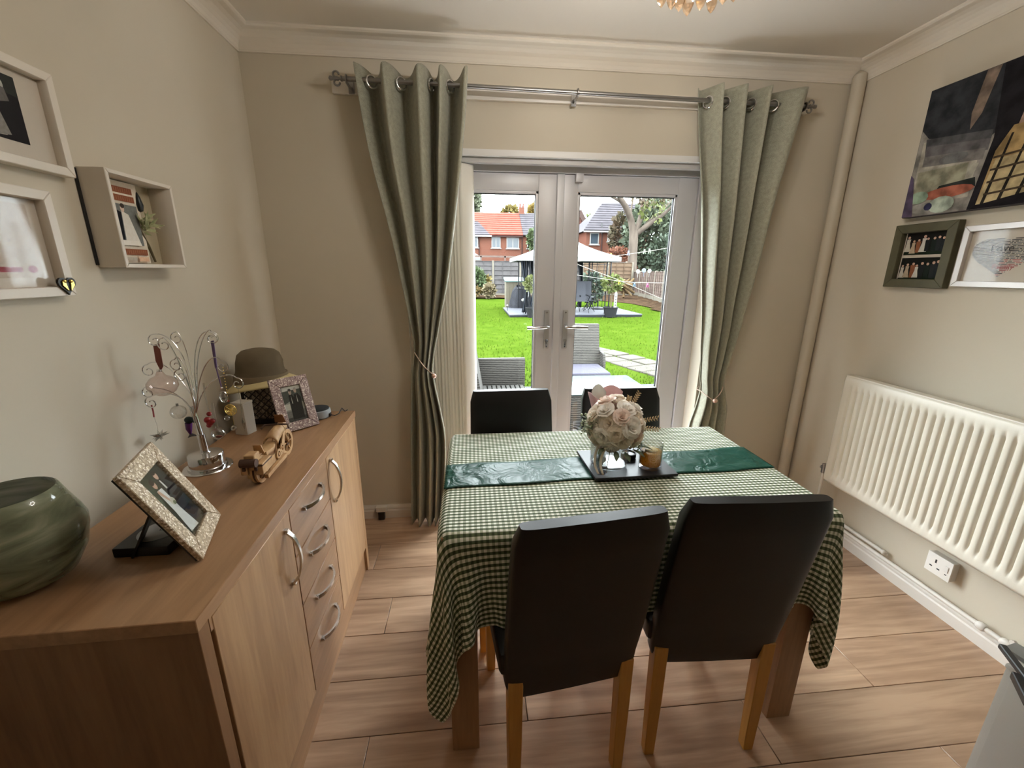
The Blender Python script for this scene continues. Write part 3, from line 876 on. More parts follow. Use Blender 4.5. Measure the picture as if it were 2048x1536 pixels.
# ------------------------------------------------------------------ on the sideboard
def smoky(name):
    m, nt, b = new_mat(name)
    co = coords(nt, 'Object', (3, 3, 14), (.35, .2, 0))
    n = nd(nt, 'ShaderNodeTexNoise', Scale=1.6, Detail=5.0, Distortion=1.5)
    nt.links.new(co, n.inputs['Vector'])
    nt.links.new(ramp(nt, n.outputs['Fac'], [(.3, (92, 100, 80)), (.5, (142, 148, 122)), (.7, (182, 184, 160))]), b.inputs['Base Color'])
    b.inputs['Roughness'].default_value = .08
    b.inputs['Transmission Weight'].default_value = .0
    b.inputs['Alpha'].default_value = .72
    return m
vp = [(.0, .0), (.05, .0), (.072, .012), (.092, .05), (.101, .09), (.102, .108), (.096, .128), (.084, .158), (.074, .186), (.071, .188), (.080, .157), (.092, .126), (.097, .107), (.096, .09), (.086, .05), (.068, .018), (.0, .012)]
MB().lathe(vp, 48, (.106, -1.43, ZT)).build('glass_vase', smoky('smoky_green_glass'), smooth=True, label='smoky green swirled glass vase at the near end of the sideboard', cat='vase')

def glitter(name, c1, c2, sc=260):
    m, nt, b = new_mat(name)
    co = coords(nt)
    v = nd(nt, 'ShaderNodeTexVoronoi', Scale=float(sc)); nt.links.new(co, v.inputs['Vector'])
    sep = nt.nodes.new('ShaderNodeSeparateColor'); nt.links.new(v.outputs['Color'], sep.inputs[0])
    nt.links.new(ramp(nt, sep.outputs[0], [(.0, c2), (.75, c1), (1, (246, 238, 226))]), b.inputs['Base Color'])
    b.inputs['Roughness'].default_value = .35
    b.inputs['Metallic'].default_value = .35
    bumpn(nt, b, sep.outputs[1], .5, .001)
    return m

def standing_frame(name, label, corner, ex, lean, w, h, fw, fmat, polys, strut_len, matw=.0):
    """corner: bottom left corner on the surface; ex: direction of the bottom edge; leans back by the angle"""
    corner, ex = Vector(corner), Vector(ex).normalized()
    n0 = ex.cross(EZ)                     # facing the viewer
    uy = (EZ*math.cos(lean)-n0*math.sin(lean)).normalized()
    n = ex.cross(uy)
    t = thing(name, label, 'photo frame', tuple(corner+ex*w/2))
    c0 = corner+uy*.001
    ring_frame(t, c0, ex, uy, n, w, h, fw, .011, fmat)
    MB().prism([c0+ex*.003+uy*.003, c0+ex*(w-.003)+uy*.003, c0+ex*(w-.003)+uy*(h-.003), c0+ex*.003+uy*(h-.003)], n*-.004).build('backing', M['black'], t)
    flat('photo', c0+ex*(fw-.001)+uy*(fw-.001)+n*.003, ex, uy, w-2*fw+.002, h-2*fw+.002, polys, t, nrm=n)
    MB().prism([c0+ex*fw+uy*fw+n*.0065, c0+ex*(w-fw)+uy*fw+n*.0065, c0+ex*(w-fw)+uy*(h-fw)+n*.0065, c0+ex*fw+uy*(h-fw)+n*.0065], n*.0012).build('glazing', M['pane'], t)
    a = c0+ex*w/2+uy*(h*.62)-n*.005
    b = corner+ex*w/2-n0*strut_len
    b.z = corner.z+.002
    MB().bar(a, b, .045, .004, up=n0).build('strut', M['black'], t)
    return t
wed = [((52, 62, 50), rect(0, 1, 0, 1)), ((74, 84, 66), [(0, .5), (.3, .6), (.4, 1), (0, 1)]), ((40, 46, 44), [(.5, .1), (1, .1), (1, .9), (.55, .95)]), ((30, 32, 36), [(.5, .08), (.82, .06), (.84, .5), (.8, .8), (.54, .8)]), ((228, 226, 220), [(.62, .66), (.68, .66), (.66, .8), (.62, .8)]), ((206, 168, 146), ell(.65, .88, .07, .06)), ((50, 38, 32), ell(.65, .925, .075, .03)),
       ((232, 230, 226), [(.18, .06), (.56, .02), (.5, .35), (.50, .72), (.28, .74), (.26, .4)]), ((210, 170, 146), ell(.38, .82, .07, .065)), ((58, 40, 32), ell(.37, .865, .085, .045)), ((212, 206, 188), ell(.46, .5, .09, .06)), ((120, 132, 96), ell(.47, .47, .05, .03)), ((210, 172, 150), [(.26, .72), (.34, .74), (.42, .56), (.38, .52)])]
standing_frame('photo_frame', 'gold glitter frame with a bride and groom photograph tilted on the sideboard', (.402, -1.405, ZT), (-.324, .946, 0), .44, .182, .235, .038, glitter('gold_glitter', (196, 178, 150), (140, 120, 96)), wed, .13)
pair = [((176, 172, 166), rect(0, 1, 0, 1)), ((232, 228, 222), rect(.1, 1, .86, 1)), ((92, 96, 92), [(0, .5), (.5, .6), (1, .5), (1, .88), (0, .86)]), ((140, 138, 134), rect(0, 1, 0, .3)), ((84, 82, 82), rect(0, 1, 0, .12)), ((226, 222, 214), rect(.0, .3, .34, .5)), ((36, 34, 38), [(.28, .06), (.58, .06), (.6, .66), (.5, .76), (.34, .74)]), ((34, 32, 36), [(.56, .06), (.86, .06), (.92, .64), (.8, .76), (.6, .74)]), ((204, 180, 166), ell(.44, .82, .07, .075)), ((206, 184, 170), ell(.71, .85, .07, .075)), ((70, 60, 56), ell(.44, .88, .075, .04)), ((190, 184, 178), ell(.71, .90, .07, .03)), ((220, 216, 210), [(.42, .5), (.46, .5), (.45, .74)]), ((220, 216, 210), [(.69, .52), (.73, .52), (.72, .76)])]
standing_frame('photo_frame', 'silver pink glitter frame with a photograph of two men in dark suits', (.268, -.686, ZT), (.703, .71, 0), .34, .140, .205, .034, glitter('rose_glitter', (176, 156, 152), (124, 100, 100)), pair, .10)

# dark clock lying behind the bride and groom frame
ck = thing('dark_clock', 'low black block clock lying behind the bride and groom frame', 'clock', (.27, -1.33, ZT))
MB().box(.215, .325, -1.375, -1.255, ZT, ZT+.022).build('casing', M['black'], ck, bevel=.004)
MB().lathe([(0, 0), (.04, 0), (.04, .001), (0, .0012)], 28, (.27, -1.315, ZT+.0222)).build('dial', mat('dial_grey', (150, 148, 146), .5), ck)
MB().box(.2695, .2705, -1.315, -1.285, ZT+.0236, ZT+.0242).box(.27, .29, -1.3155, -1.3145, ZT+.0236, ZT+.0242).build('hand', M['black'], ck)

# ------------------------------------------------------------------ wire ornament tree
TX, TY = .158, -.945
tr = thing('ornament_tree', 'chrome wire ornament tree with curled arms on a round base', 'ornament stand', (TX, TY, ZT))
MB().lathe([(0, 0), (.064, 0), (.066, .002), (.064, .0045), (.052, .005), (.052, .010), (.047, .011), (.047, .044), (.045, .047), (.014, .051), (.013, .054), (0, .054)], 40, (TX, TY, ZT)).build('base', M['chrome'], tr, smooth=True)
MB().cyl((TX, TY, ZT+.052), (TX-.003, TY, ZT+.11), .0105, n=16).build('collar', M['chrome'], tr, smooth=True)
MB().cyl((TX-.003, TY, ZT+.108), (TX-.012, TY, ZT+.20), .007, n=12).build('stem', M['chrome'], tr, smooth=True)
def T(px, py, Y=-.945): return at(px, py, 'y', Y)
arms = [((391, 800), (372, 690), (335, 664), (309, 682), -.945, -1), ((388, 800), (352, 695), (326, 668), (328, 690), -.99, -1), ((392, 790), (378, 700), (356, 655), (353, 677), -.90, -1), ((394, 790), (378, 690), (402, 654), (422, 678), -.93, 1), ((396, 795), (384, 690), (418, 648), (424, 676), -.96, 1),
        ((394, 810), (396, 730), (425, 700), (444, 734), -.975, 1), ((388, 800), (350, 730), (310, 715), (297, 742), -.93, -1), ((387, 800), (372, 720), (354, 705), (352, 731), -.90, -1), ((389, 815), (375, 745), (357, 725), (361, 752), -.99, -1), ((390, 830), (355, 770), (312, 778), (297, 786), -.935, -1), ((390, 845), (378, 775), (322, 785), (303, 806), -.99, -1), ((395, 815), (405, 760), (455, 738), (475, 768), -.945, 1)]
for (b0, c1, c2, c3, yy, sg) in arms:
    P = [Vector((TX-.012, TY, ZT+.19)), T(*b0, (yy+TY)/2), T(*c1, yy), T(*c2, yy), ]
    e = T(*c3, yy)
    pts = []
    q0, q1, q2 = T(*b0, (yy+TY)/2), T(*c1, yy), T(*c2, yy)
    rad = .019
    st = e+Vector((0, 0, rad))
    for i in range(15):
        t = i/14
        pts.append(q0*(1-t)**3+q1*3*t*(1-t)**2+q2*3*t*t*(1-t)+st*t**3)
    for i in range(1, 22):
        a = i/21*4.6*PI/2
        r = rad*(1-.72*i/21)
        pts.append(e+Vector((sg*r*math.sin(a), 0, r*math.cos(a))))
    pts.insert(0, Vector((TX-.011, TY, ZT+.16)))
    MB().tube(pts, .0016, 6).build('arm', M['chrome'], tr, smooth=True)
# ornaments hung on the arms
pinkg = glass('blush_glass', (.93, .86, .85), .12)
def hang(a, b, r, m, par, nm='ribbon', wide=False):
    if wide: MB().bar(a, b, r*2, .001, up=(0, -1, 0)).build(nm, m, par)
    else: MB().tube([a, (Vector(a)+Vector(b))/2+Vector((.001, 0, 0)), b], r, 6).build(nm, m, par, smooth=True)
rrib = mat('russet_ribbon', (126, 66, 52), .6)
c = T(325, 770)
o1 = thing('bauble', 'blush glass onion bauble on a russet ribbon at the top of the ornament tree', 'bauble', tuple(c))
MB().lathe([(0, -.032), (.014, -.030), (.03, -.02), (.0385, -.004), (.037, .008), (.027, .021), (.012, .029), (.009, .036), (.006, .042), (0, .043)], 24, c).build('globe', pinkg, o1, smooth=True)
MB().cyl(c+Vector((0, 0, .040)), c+Vector((0, 0, .047)), .006, n=10).build('cap', M['chrome'], o1, smooth=True)
MB().prism([T(306, 690), T(318, 688), T(326, 733), T(321, 742), T(311, 722)], (0, .002, 0)).build('ribbon', rrib, o1)
c = T(357, 824)
o2 = thing('bauble', 'clear glass ball bauble beside the stem of the ornament tree', 'bauble', tuple(c))
MB().sph(c, .021, 18, 12).build('globe', M['clear'], o2, smooth=True)
MB().cyl(c+Vector((0, 0, .019)), c+Vector((0, 0, .027)), .004, n=8).build('cap', M['chrome'], o2)
c = T(319, 872)
o3 = thing('star_ornament', 'clear crystal star ornament hanging low on a red thread', 'ornament', tuple(c))
g = MB()
for i in range(14):
    d = Vector((random.gauss(0, 1), random.gauss(0, 1), random.gauss(0, 1))).normalized()
    g.lathe([(0, -.006), (.006, 0), (0, .027)], 5, c, axis=d)
g.build('star', M['crystal'], o3)
hang(T(303, 810), T(308, 834), .0022, mat('red_thread', (150, 60, 58), .5), o3)
hang(T(308, 834), c+Vector((0, 0, .02)), .0005, M['chrome'], o3, 'wire')
c = T(381, 850)
o4 = thing('fish_ornament', 'purple and teal fish tail ornament hanging against the stem', 'ornament', tuple(c))
g = MB().sph(T(378, 840), .012, 12, 8, (1.1, .8, .9)); g.tube([T(384, 838), T(392, 846)], [.007, .003], 8)
g.build('body', mat('teal_enamel', (44, 62, 66), .3), o4, smooth=True)
MB().tube([T(377, 846), T(378, 858), T(381, 868)], [.0095, .008, .003], 10).build('tail', mat('purple_enamel', (92, 34, 108), .3), o4, smooth=True)
MB().prism([T(381, 866), T(375, 876), T(384, 873), T(394, 872)], (0, .003, 0)).build('fin', mat('grey_fin', (84, 80, 88), .4), o4)
hang(T(372, 828), T(370, 815), .0006, M['chrome'], o4, 'wire')
c = T(437, 867, -.95)
o5 = thing('glass_drop', 'clear glass tube ornament with a round bulb and red filling', 'ornament', tuple(c))
MB().sph(c, .0185, 18, 12).build('bulb', M['clear'], o5, smooth=True)
MB().tube([T(407, 766, -.95), T(410, 790, -.95), T(418, 822, -.95)], .0022, 8).build('stem', M['clear'], o5, smooth=True)
g = MB()
for q, r in (((418, 828), .007), ((415, 840), .0095), ((420, 846), .0095), ((425, 842), .008), ((418, 851), .007)): g.sph(T(*q, -.95), r, 10, 7)
g.build('filling', mat('red_filling', (150, 32, 34), .4), o5, smooth=True)
MB().tube([T(424, 806, -.95), T(428, 830, -.95), T(434, 856, -.95)], .0042, 10).build('tube', M['clear'], o5, smooth=True)
MB().sph(T(438, 873, -.95), .006, 8, 6, (1.6, 1, .6)).build('sediment', mat('red_sediment', (120, 50, 44), .5), o5)
c = T(447, 794, -.96)
o6 = thing('crystal_drop', 'oval crystal drop on a purple ribbon at the right of the tree', 'ornament', tuple(c))
MB().lathe([(0, -.017), (.008, -.009), (.010, 0), (.007, .009), (0, .016)], 8, c).build('drop', M['crystal'], o6)
MB().tube([c+Vector((.0112*math.cos(a), 0, .0175*math.sin(a))) for a in np.linspace(0, 2*PI, 19)[:-1]], .0011, 6, closed=True).build('rim', M['chrome'], o6)
pr = mat('purple_ribbon', (92, 66, 112), .5)
MB().prism([T(421, 682, -.96), T(427, 681, -.96), T(434, 735, -.96), T(430, 737, -.96)], (0, .002, 0)).build('ribbon', pr, o6)
MB().tube([T(432, 735, -.96), T(438, 757, -.96), T(443, 775, -.96)], .0018, 6).build('thread', pr, o6)
MB().lathe([(0, -.005), (.005, 0), (0, .005)], 6, T(443, 776, -.96)).build('bead', M['chrome'], o6)
c = T(461, 820, -.94)
o7 = thing('filigree_disc', 'gold filigree disc on a beaded chain with crystals below', 'ornament', tuple(c))
g = MB()
for r in (.0165, .012, .0075, .003):
    g.tube([c+Vector((r*math.cos(a), 0, r*math.sin(a))) for a in np.linspace(0, 2*PI, 25)[:-1]], .0012, 5, closed=True)
for k in range(8):
    a = k*PI/4; g.tube([c, c+Vector((.0165*math.cos(a), 0, .0165*math.sin(a)))], .0009, 5)
g.build('disc', gold, o7)
g = MB()
for k in range(12): g.sph(T(446+k*.9, 735+k*5.6, -.94), .0016, 6, 5)
g.build('chain', gold, o7)
MB().sph(T(457, 802, -.94), .0035, 8, 6).build('red_bead', mat('red_bead', (160, 70, 40), .4), o7)
MB().sph(T(454, 836, -.945), .008, 14, 9).build('glass_bead', M['clear'], o7, smooth=True)
MB().lathe([(0, -.0085), (.006, -.006), (.009, 0), (.006, .006), (0, .0085)], 8, T(468, 856, -.94)).build('crystal_ball', M['crystal'], o7)
hang(T(464, 833, -.94), T(468, 850, -.94), .0005, gold, o7, 'wire')
c = T(487, 846, -.93)
o8 = thing('icicle_ornament', 'clear crystal icicle ornament hanging from the rightmost arm', 'ornament', tuple(c))
MB().lathe([(0, -.034), (.0012, -.02), (.0045, -.008), (.0055, .002), (.0035, .014), (.001, .026), (0, .03)], 6, c).build('icicle', M['crystal'], o8)
hang(c+Vector((0, 0, .028)), T(475, 772, -.93), .0005, M['chrome'], o8, 'wire')

# ------------------------------------------------------------------ hat, lantern, card, smart speaker
HT = Vector((.138, -.505, .985))
ht_ = thing('bucket_hat', 'brown cloth sun hat with a cream straw brim sitting on a dark lantern', 'hat', tuple(HT))
hatm = mat('brown_canvas', (108, 94, 72), .9, c2=(92, 80, 60), nscale=12, bump=.3, bscale=300)
MB().lathe([(.093, -.018), (.090, 0), (.084, .012), (.080, .03), (.078, .06), (.070, .088), (.055, .102), (.03, .108), (.0, .104)], 36, HT, rfn=lambda a, z: 1+.05*math.sin(2*a+.6)+.035*math.sin(3*a+1)*(z > .05)+.03*math.cos(a-2.2)*(z > .08)).build('crown', hatm, ht_, smooth=True, fixn=True)
MB().lathe([(.093, -.012), (.0935, -.018), (.0915, .008), (.0905, .010)], 36, HT, rfn=lambda a, z: 1+.05*math.sin(2*a+.6)).build('hat_band', mat('hat_band', (118, 102, 78), .9), ht_, smooth=True)
brim = lambda a, z: 1+.05*math.sin(2*a+.6)
def bz(u, v):
    a = 2*PI*u
    r = .088+.036*v
    rr = r*(1+.05*math.sin(2*a+.6))
    return HT+Vector((rr*math.cos(a), rr*math.sin(a), -.014-.024*v-.008*math.cos(2*a)*v+.14*(rr*math.cos(a))))
MB().grid(49, 6, bz).build('brim', mat('straw_brim', (202, 184, 136), .85, bump=.4, bscale=250), ht_, smooth=True, solid=.006, fixn=False, auto=False)
la = thing('dark_lantern', 'dark pierced metal lantern under the sun hat', 'lantern', (.145, -.51, ZT))
lm = mat('dark_bronze', (36, 29, 27), .5, .4)
for z0_, z1_ in ((ZT, ZT+.02), (.945, .962)): MB().box(0.085, 0.205, -0.570, -0.450, z0_, z1_).build('plate', lm, la, bevel=.003)
MB().box(0.098, 0.192, -0.557, -0.463, ZT+.02, .945).build('core', mat('lantern_core', (64, 54, 48), .4, c2=(196, 178, 156), nscale=110, detail=1), la)
g = MB()
for (ax, ay, bx_, by) in ((0.088, -0.567, 0.202, -0.567), (0.202, -0.567, 0.202, -0.453), (0.088, -0.453, 0.202, -0.453), (0.088, -0.567, 0.088, -0.453)):
    for k in range(9):
        z0 = ZT+.02+k*.0139
        for q in range(8):
            if (k+q) % 2 == 0: continue
            p0 = Vector((ax+(bx_-ax)*q/8, ay+(by-ay)*q/8, z0)); p1 = Vector((ax+(bx_-ax)*(q+1)/8, ay+(by-ay)*(q+1)/8, z0+.0139))
            g.tube([p0, p1], .0018, 4); g.tube([Vector((p0.x, p0.y, p1.z)), Vector((p1.x, p1.y, p0.z))], .0018, 4)
for x, y in ((0.088, -0.567), (0.202, -0.567), (0.088, -0.453), (0.202, -0.453)): g.box(x-.004, x+.004, y-.004, y+.004, ZT+.02, .945)
g.build('lattice', lm, la, kind='stuff')
bxs = thing('white_box', 'plain pale grey box standing behind the ornament tree', 'box', (.09, -.66, ZT))
MB().prism([(.098, -.672, ZT), (.146, -.684, ZT), (.158, -.640, ZT), (.110, -.630, ZT)], (0, 0, .122)).build('carton', mat('pale_card', (188, 180, 168), .8), bxs, bevel=.001, seg=1)
MB().prism([(.0965, -.673, ZT+.116), (.147, -.686, ZT+.116), (.1595, -.639, ZT+.116), (.109, -.628, ZT+.116)], (0, 0, .008)).build('lid', mat('pale_card_lid', (194, 186, 174), .8), bxs, bevel=.001, seg=1)
sp = thing('smart_speaker', 'round grey and black smart speaker at the far end of the sideboard', 'speaker', (.338, -.50, ZT))
MB().lathe([(0, 0), (.040, 0), (.047, .006), (.049, .02), (.047, .034), (.043, .037)], 32, (.338, -.50, ZT)).build('body', mat('speaker_grey', (150, 156, 160), .5), sp, smooth=True)
MB().lathe([(.0435, .0365), (.042, .041), (.03, .0435), (0, .044)], 32, (.338, -.50, ZT)).build('fabric_top', mat('speaker_mesh', (34, 38, 40), .8, bump=.4, bscale=800), sp, smooth=True)
MB().box(.381, .389, -.515, -.497, ZT+.006, ZT+.02).build('socket', M['black'], sp)
MB().tube([(.387, -.506, ZT+.012), (.405, -.507, ZT+.008), (.418, -.495, ZT+.012), (.425, -.47, ZT+.028), (.43, -.45, ZT+.006), (.435, -.43, ZT+.006)], .0022, 6).build('cable', M['black'], sp, smooth=True)

# ------------------------------------------------------------------ wooden model motorcycle
ply = mat('birch_plywood', (192, 156, 112), .6, c2=(166, 128, 88), nscale=40)
dark = mat('laser_burnt_edge', (72, 46, 32), .7)
mo = thing('model_motorcycle', 'laser cut wooden model motorcycle with saddle bags on the sideboard', 'model motorcycle', (.362, -.965, ZT), .03, local=True)
mo.scale = (1.2, 1.2, 1.2)
def wheel(y, r, w=.013):
    for sx in (-1, 1):
        g = MB()
        ringp = [(0, y+r*.86*math.cos(a), r+r*.86*math.sin(a)) for a in np.linspace(0, 2*PI, 25)[:-1]]
        g.lathe([(r*.72, -.0022), (r, -.0022), (r, .0022), (r*.72, .0022), (r*.72, -.0022)], 28, (sx*w*.36, y, r), axis=Vector((1, 0, 0)))
        for k in range(6):
            a = k*PI/3
            g.bar((sx*w*.36, y, r), (sx*w*.36, y+r*.75*math.cos(a), r+r*.75*math.sin(a)), .003, .003, up=(1, 0, 0))
        g.build('wheel', ply, mo)
    MB().lathe([(0, -w*.6), (r*.22, -w*.6), (r*.22, w*.6), (0, w*.6)], 14, (0, y, r), axis=Vector((1, 0, 0))).build('hub', dark, mo)
    MB().lathe([(r*.78, -w*.28), (r*.97, -w*.28), (r*.97, w*.28), (r*.78, w*.28), (r*.78, -w*.28)], 24, (0, y, r), axis=Vector((1, 0, 0))).build('tyre', dark, mo)
wheel(.082, .036); wheel(-.072, .033)
g = MB()
for sx in (-1, 1):
    g.prism([(sx*.010, -.075, .038), (sx*.010, -.02, .02), (sx*.010, .04, .026), (sx*.010, .062, .078), (sx*.010, .05, .083), (sx*.010, .028, .045), (sx*.010, -.02, .045), (sx*.010, -.07, .05)], (sx*.003, 0, 0))
g.build('frame', ply, mo)
for sx in (-1, 1):
    g = MB()
    for k, (y, z, r) in enumerate(((.0, .038, .013), (.024, .045, .012))):
        g.lathe([(r*.55, -.0015), (r, -.0015), (r, .0015), (r*.55, .0015), (r*.55, -.0015)], 18, (sx*.0155, y, z), axis=Vector((1, 0, 0)))
        g.lathe([(0, -.002), (r*.3, -.002), (r*.3, .002), (0, .002)], 10, (sx*.0155, y, z), axis=Vector((1, 0, 0)))
    g.build('gear', ply, mo)
    MB().lathe([(0, -.001), (.009, -.001), (.009, .001), (0, .001)], 14, (sx*.0135, .0, .038), axis=Vector((1, 0, 0))).build('gear_cover', dark, mo)
    MB().bar((sx*.019, -.085, .018), (sx*.019, .03, .022), .009, .010).build('exhaust', ply, mo, bevel=.001)
    MB().box(sx*.017-.0075, sx*.017+.0075, -.108, -.058, .034, .062).build('saddle_bag', ply, mo, bevel=.001, seg=1)
    MB().box(sx*.017-.008, sx*.017+.008, -.1085, -.0575, .0555, .0585).build('bag_strap', dark, mo)
    MB().tube([(sx*.009, .082, .036), (sx*.009, .06, .088)], .0028, 6).build('fork', ply, mo)
MB().grid(9, 9, lambda u, v: (math.sin((u-.5)*PI)*(.017-.004*v), .0+.058*v-.006*math.sin(v*PI), .066+.022*math.cos((u-.5)*PI)*(.75+.25*math.sin(v*PI))+.014*v)).build('fuel_tank', ply, mo, smooth=True, solid=.002, fixn=False)
MB().prism([(-.013, -.055, .058), (.013, -.055, .058), (.015, -.02, .056), (.010, .004, .062), (-.010, .004, .062), (-.015, -.02, .056)], (0, 0, .010)).build('seat', ply, mo, bevel=.002)
MB().prism([(-.011, -.058, .068), (.011, -.058, .068), (.009, -.066, .092), (-.009, -.066, .092)], (0, -.003, 0)).build('backrest', ply, mo)
MB().tube([(-.034, .036, .094), (-.028, .046, .101), (-.012, .056, .098), (.012, .056, .098), (.028, .046, .101), (.034, .036, .094)], .0026, 6).build('handlebar', dark, mo, smooth=True)
MB().lathe([(0, 0), (.011, 0), (.013, .008), (.0125, .014), (0, .014)], 14, (0, .066, .084), axis=Vector((0, 1, .2))).build('headlight', ply, mo)
MB().prism([(-.014, .072, .098), (.014, .072, .098), (.011, .064, .122), (-.011, .064, .122)], (0, .002, 0)).build('windscreen', mat('plywood_screen', (146, 98, 62), .6), mo)
MB().grid(5, 10, lambda u, v: ((u-.5)*.014, -.072+.037*math.cos(.3+v*2.5), .033+.037*math.sin(.3+v*2.5))).build('mudguard', ply, mo, smooth=True, solid=.002, fixn=False)
MB().box(-.012, .012, -.112, -.084, .064, .085).build('luggage_box', ply, mo, bevel=.002, seg=1)
MB().lathe([(0, 0), (.010, 0), (.010, .034), (0, .034)], 14, (-.017, -.116, .068), axis=Vector((1, 0, 0))).build('roll_bag', dark, mo)
for sx in (-1, 1): MB().box(sx*.013-.003, sx*.013+.003, -.117, -.1125, .048, .056).build('tail_light', dark, mo)

# ================================================================== TABLE
TX0, TX1, TY0, TY1, TZ = .885, 2.00, -1.295, -.612, .748
tb = thing('dining_table', 'oak dining table with square legs under the gingham cloth', 'table', ((TX0+TX1)/2, (TY0+TY1)/2, 0))
MB().box(TX0+.008, TX1-.008, TY0+.008, TY1-.008, .715, TZ-.006).build('tabletop', wood('table_top_oak', (176, 138, 104), (140, 106, 78), 'x', .5), tb, bevel=.003)
ap = MB()
ap.box(TX0+.07, TX1-.07, TY0+.03, TY0+.05, .63, .715).box(TX0+.07, TX1-.07, TY1-.05, TY1-.03, .63, .715).box(TX0+.03, TX0+.05, TY0+.07, TY1-.07, .63, .715).box(TX1-.05, TX1-.03, TY0+.07, TY1-.07, .63, .715)
ap.build('apron', M['table'], tb)
for x in (TX0+.015, TX1-.095):
    for y in (TY0+.015, TY1-.095):
        MB().box(x, x+.08, y, y+.08, 0, .715).build('leg', M['table'], tb, bevel=.003)

# gingham cloth: a draped sheet, worked out with a small mass-spring settling
def drape():
    h = .0145
    oL, oR, oF, oB = .35, .30, .235, .25
    xs = np.arange(TX0-oL, TX1+oR+h/2, h); ys = np.arange(TY0-oF, TY1+oB+h/2, h)
    nx, ny = len(xs), len(ys)
    X, Y = np.meshgrid(xs, ys, indexing='ij')
    P = np.stack([X, Y, np.full_like(X, TZ+.004)], -1)
    rest = P.copy()
    # let the overhang start hanging obliquely
    dx = np.maximum(0, TX0-X)+np.maximum(0, X-TX1); dy = np.maximum(0, TY0-Y)+np.maximum(0, Y-TY1)
    r = np.hypot(dx, dy)
    P[..., 2] -= r*.55
    P[..., 0] += np.sign(X-1.44)*(-dx*.18); P[..., 1] += np.sign(Y+.95)*(-dy*.18)
    g = np.random.default_rng(5)
    ph = 4*np.sin(X*23+.5)+3*np.sin(Y*27+1)
    P[..., 1] += np.where(dy > 0, .006*ph*dy*np.sign(Y+.95), 0); P[..., 0] += np.where(dx > 0, .006*ph*dx*np.sign(X-1.44), 0)
    pin = (dx <= 0) & (dy <= 0)
    V = np.zeros_like(P)
    inv = (~pin).astype(float)[..., None]
    fams = [(1, 0, 1.0), (0, 1, 1.0), (1, 1, .5), (1, -1, .5), (2, 0, .12), (0, 2, .12), (3, 0, .05), (0, 3, .05)]
    packs = []
    for a, b, k in fams:
        L = h*math.hypot(a, b)
        for par in (0, 1):
            i0 = np.arange(0, nx-a); j0 = np.arange(max(0, -b), ny-max(0, b))
            if a > 0: i0 = i0[(i0//a) % 2 == par]
            else: j0 = j0[(j0//b) % 2 == par]
            I, J = np.meshgrid(i0, j0, indexing='ij')
            A = (I*ny+J).ravel(); B = ((I+a)*ny+J+b).ravel()
            wA = inv.reshape(-1)[A]; wB = inv.reshape(-1)[B]
            keep = (wA+wB) > 0
            A, B, wA, wB = A[keep], B[keep], wA[keep], wB[keep]
            s_ = (1/(wA+wB))[:, None]
            packs.append((A, B, wA[:, None]*s_*k, wB[:, None]*s_*k, L))
    Q = P.reshape(-1, 3); Vq = V.reshape(-1, 3); iv = inv.reshape(-1, 1)
    dt = 1/60
    for step in range(150):
        old = Q.copy()
        Vq[:, 2] -= 9.8*dt*iv[:, 0]
        Vq *= .965
        Q += Vq*dt*iv
        for it in range(7):
            for A, B, sa, sb_, L in packs:
                d = Q[B]-Q[A]
                l = np.sqrt((d*d).sum(1))[:, None]
                c_ = d*((l-L)/np.maximum(l, 1e-9))
                Q[A] += c_*sa; Q[B] -= c_*sb_
            # keep outside the table slab and its legs
            m = .004
            inx = np.minimum(Q[:, 0]-(TX0-m), (TX1+m)-Q[:, 0]); iny = np.minimum(Q[:, 1]-(TY0-m), (TY1+m)-Q[:, 1])
            ins = (inx > 0) & (iny > 0) & (Q[:, 2] < TZ+.002) & (iv[:, 0] > 0)
            k = np.where(ins)[0]
            sx = inx[k] < iny[k]
            kx = k[sx]; Q[kx, 0] = np.where(Q[kx, 0] < 1.44, TX0-m, TX1+m)
            ky = k[~sx]; Q[ky, 1] = np.where(Q[ky, 1] < -.95, TY0-m, TY1+m)
        Vq[:] = (Q-old)/dt
    return Q, nx, ny, h
Q, nx, ny, hh = drape()
def gingham(name, period=.0145):
    m, nt, b = new_mat(name)
    tc = nt.nodes.new('ShaderNodeTexCoord')
    sp_ = nt.nodes.new('ShaderNodeSeparateXYZ'); nt.links.new(tc.outputs['UV'], sp_.inputs[0])
    def stripe(out):
        a = nd(nt, 'ShaderNodeMath', operation='DIVIDE'); a.inputs[1].default_value = period; nt.links.new(out, a.inputs[0])
        f = nd(nt, 'ShaderNodeMath', operation='FRACT'); nt.links.new(a.outputs[0], f.inputs[0])
        g = nd(nt, 'ShaderNodeMath', operation='GREATER_THAN'); g.inputs[1].default_value = .5; nt.links.new(f.outputs[0], g.inputs[0])
        return g.outputs[0]
    sx, sy = stripe(sp_.outputs['X']), stripe(sp_.outputs['Y'])
    base = mixc(nt, sx, rgba((240, 240, 230)), rgba((176, 182, 156)))
    base2 = mixc(nt, sx, rgba((96, 108, 76)), rgba((58, 70, 44)))
    out = mixc(nt, sy, base, base2)
    nt.links.new(out, b.inputs['Base Color'])
    b.inputs['Roughness'].default_value = .85
    n = nd(nt, 'ShaderNodeTexNoise', Scale=900.0, Detail=2.0); nt.links.new(tc.outputs['UV'], n.inputs['Vector'])
    n2 = nd(nt, 'ShaderNodeTexNoise', Scale=70.0, Detail=3.0); nt.links.new(tc.outputs['UV'], n2.inputs['Vector'])
    ad = nd(nt, 'ShaderNodeMath', operation='ADD'); nt.links.new(n.outputs['Fac'], ad.inputs[0]); nt.links.new(n2.outputs['Fac'], ad.inputs[1])
    bumpn(nt, b, ad.outputs[0], .25, .0012)
    return m
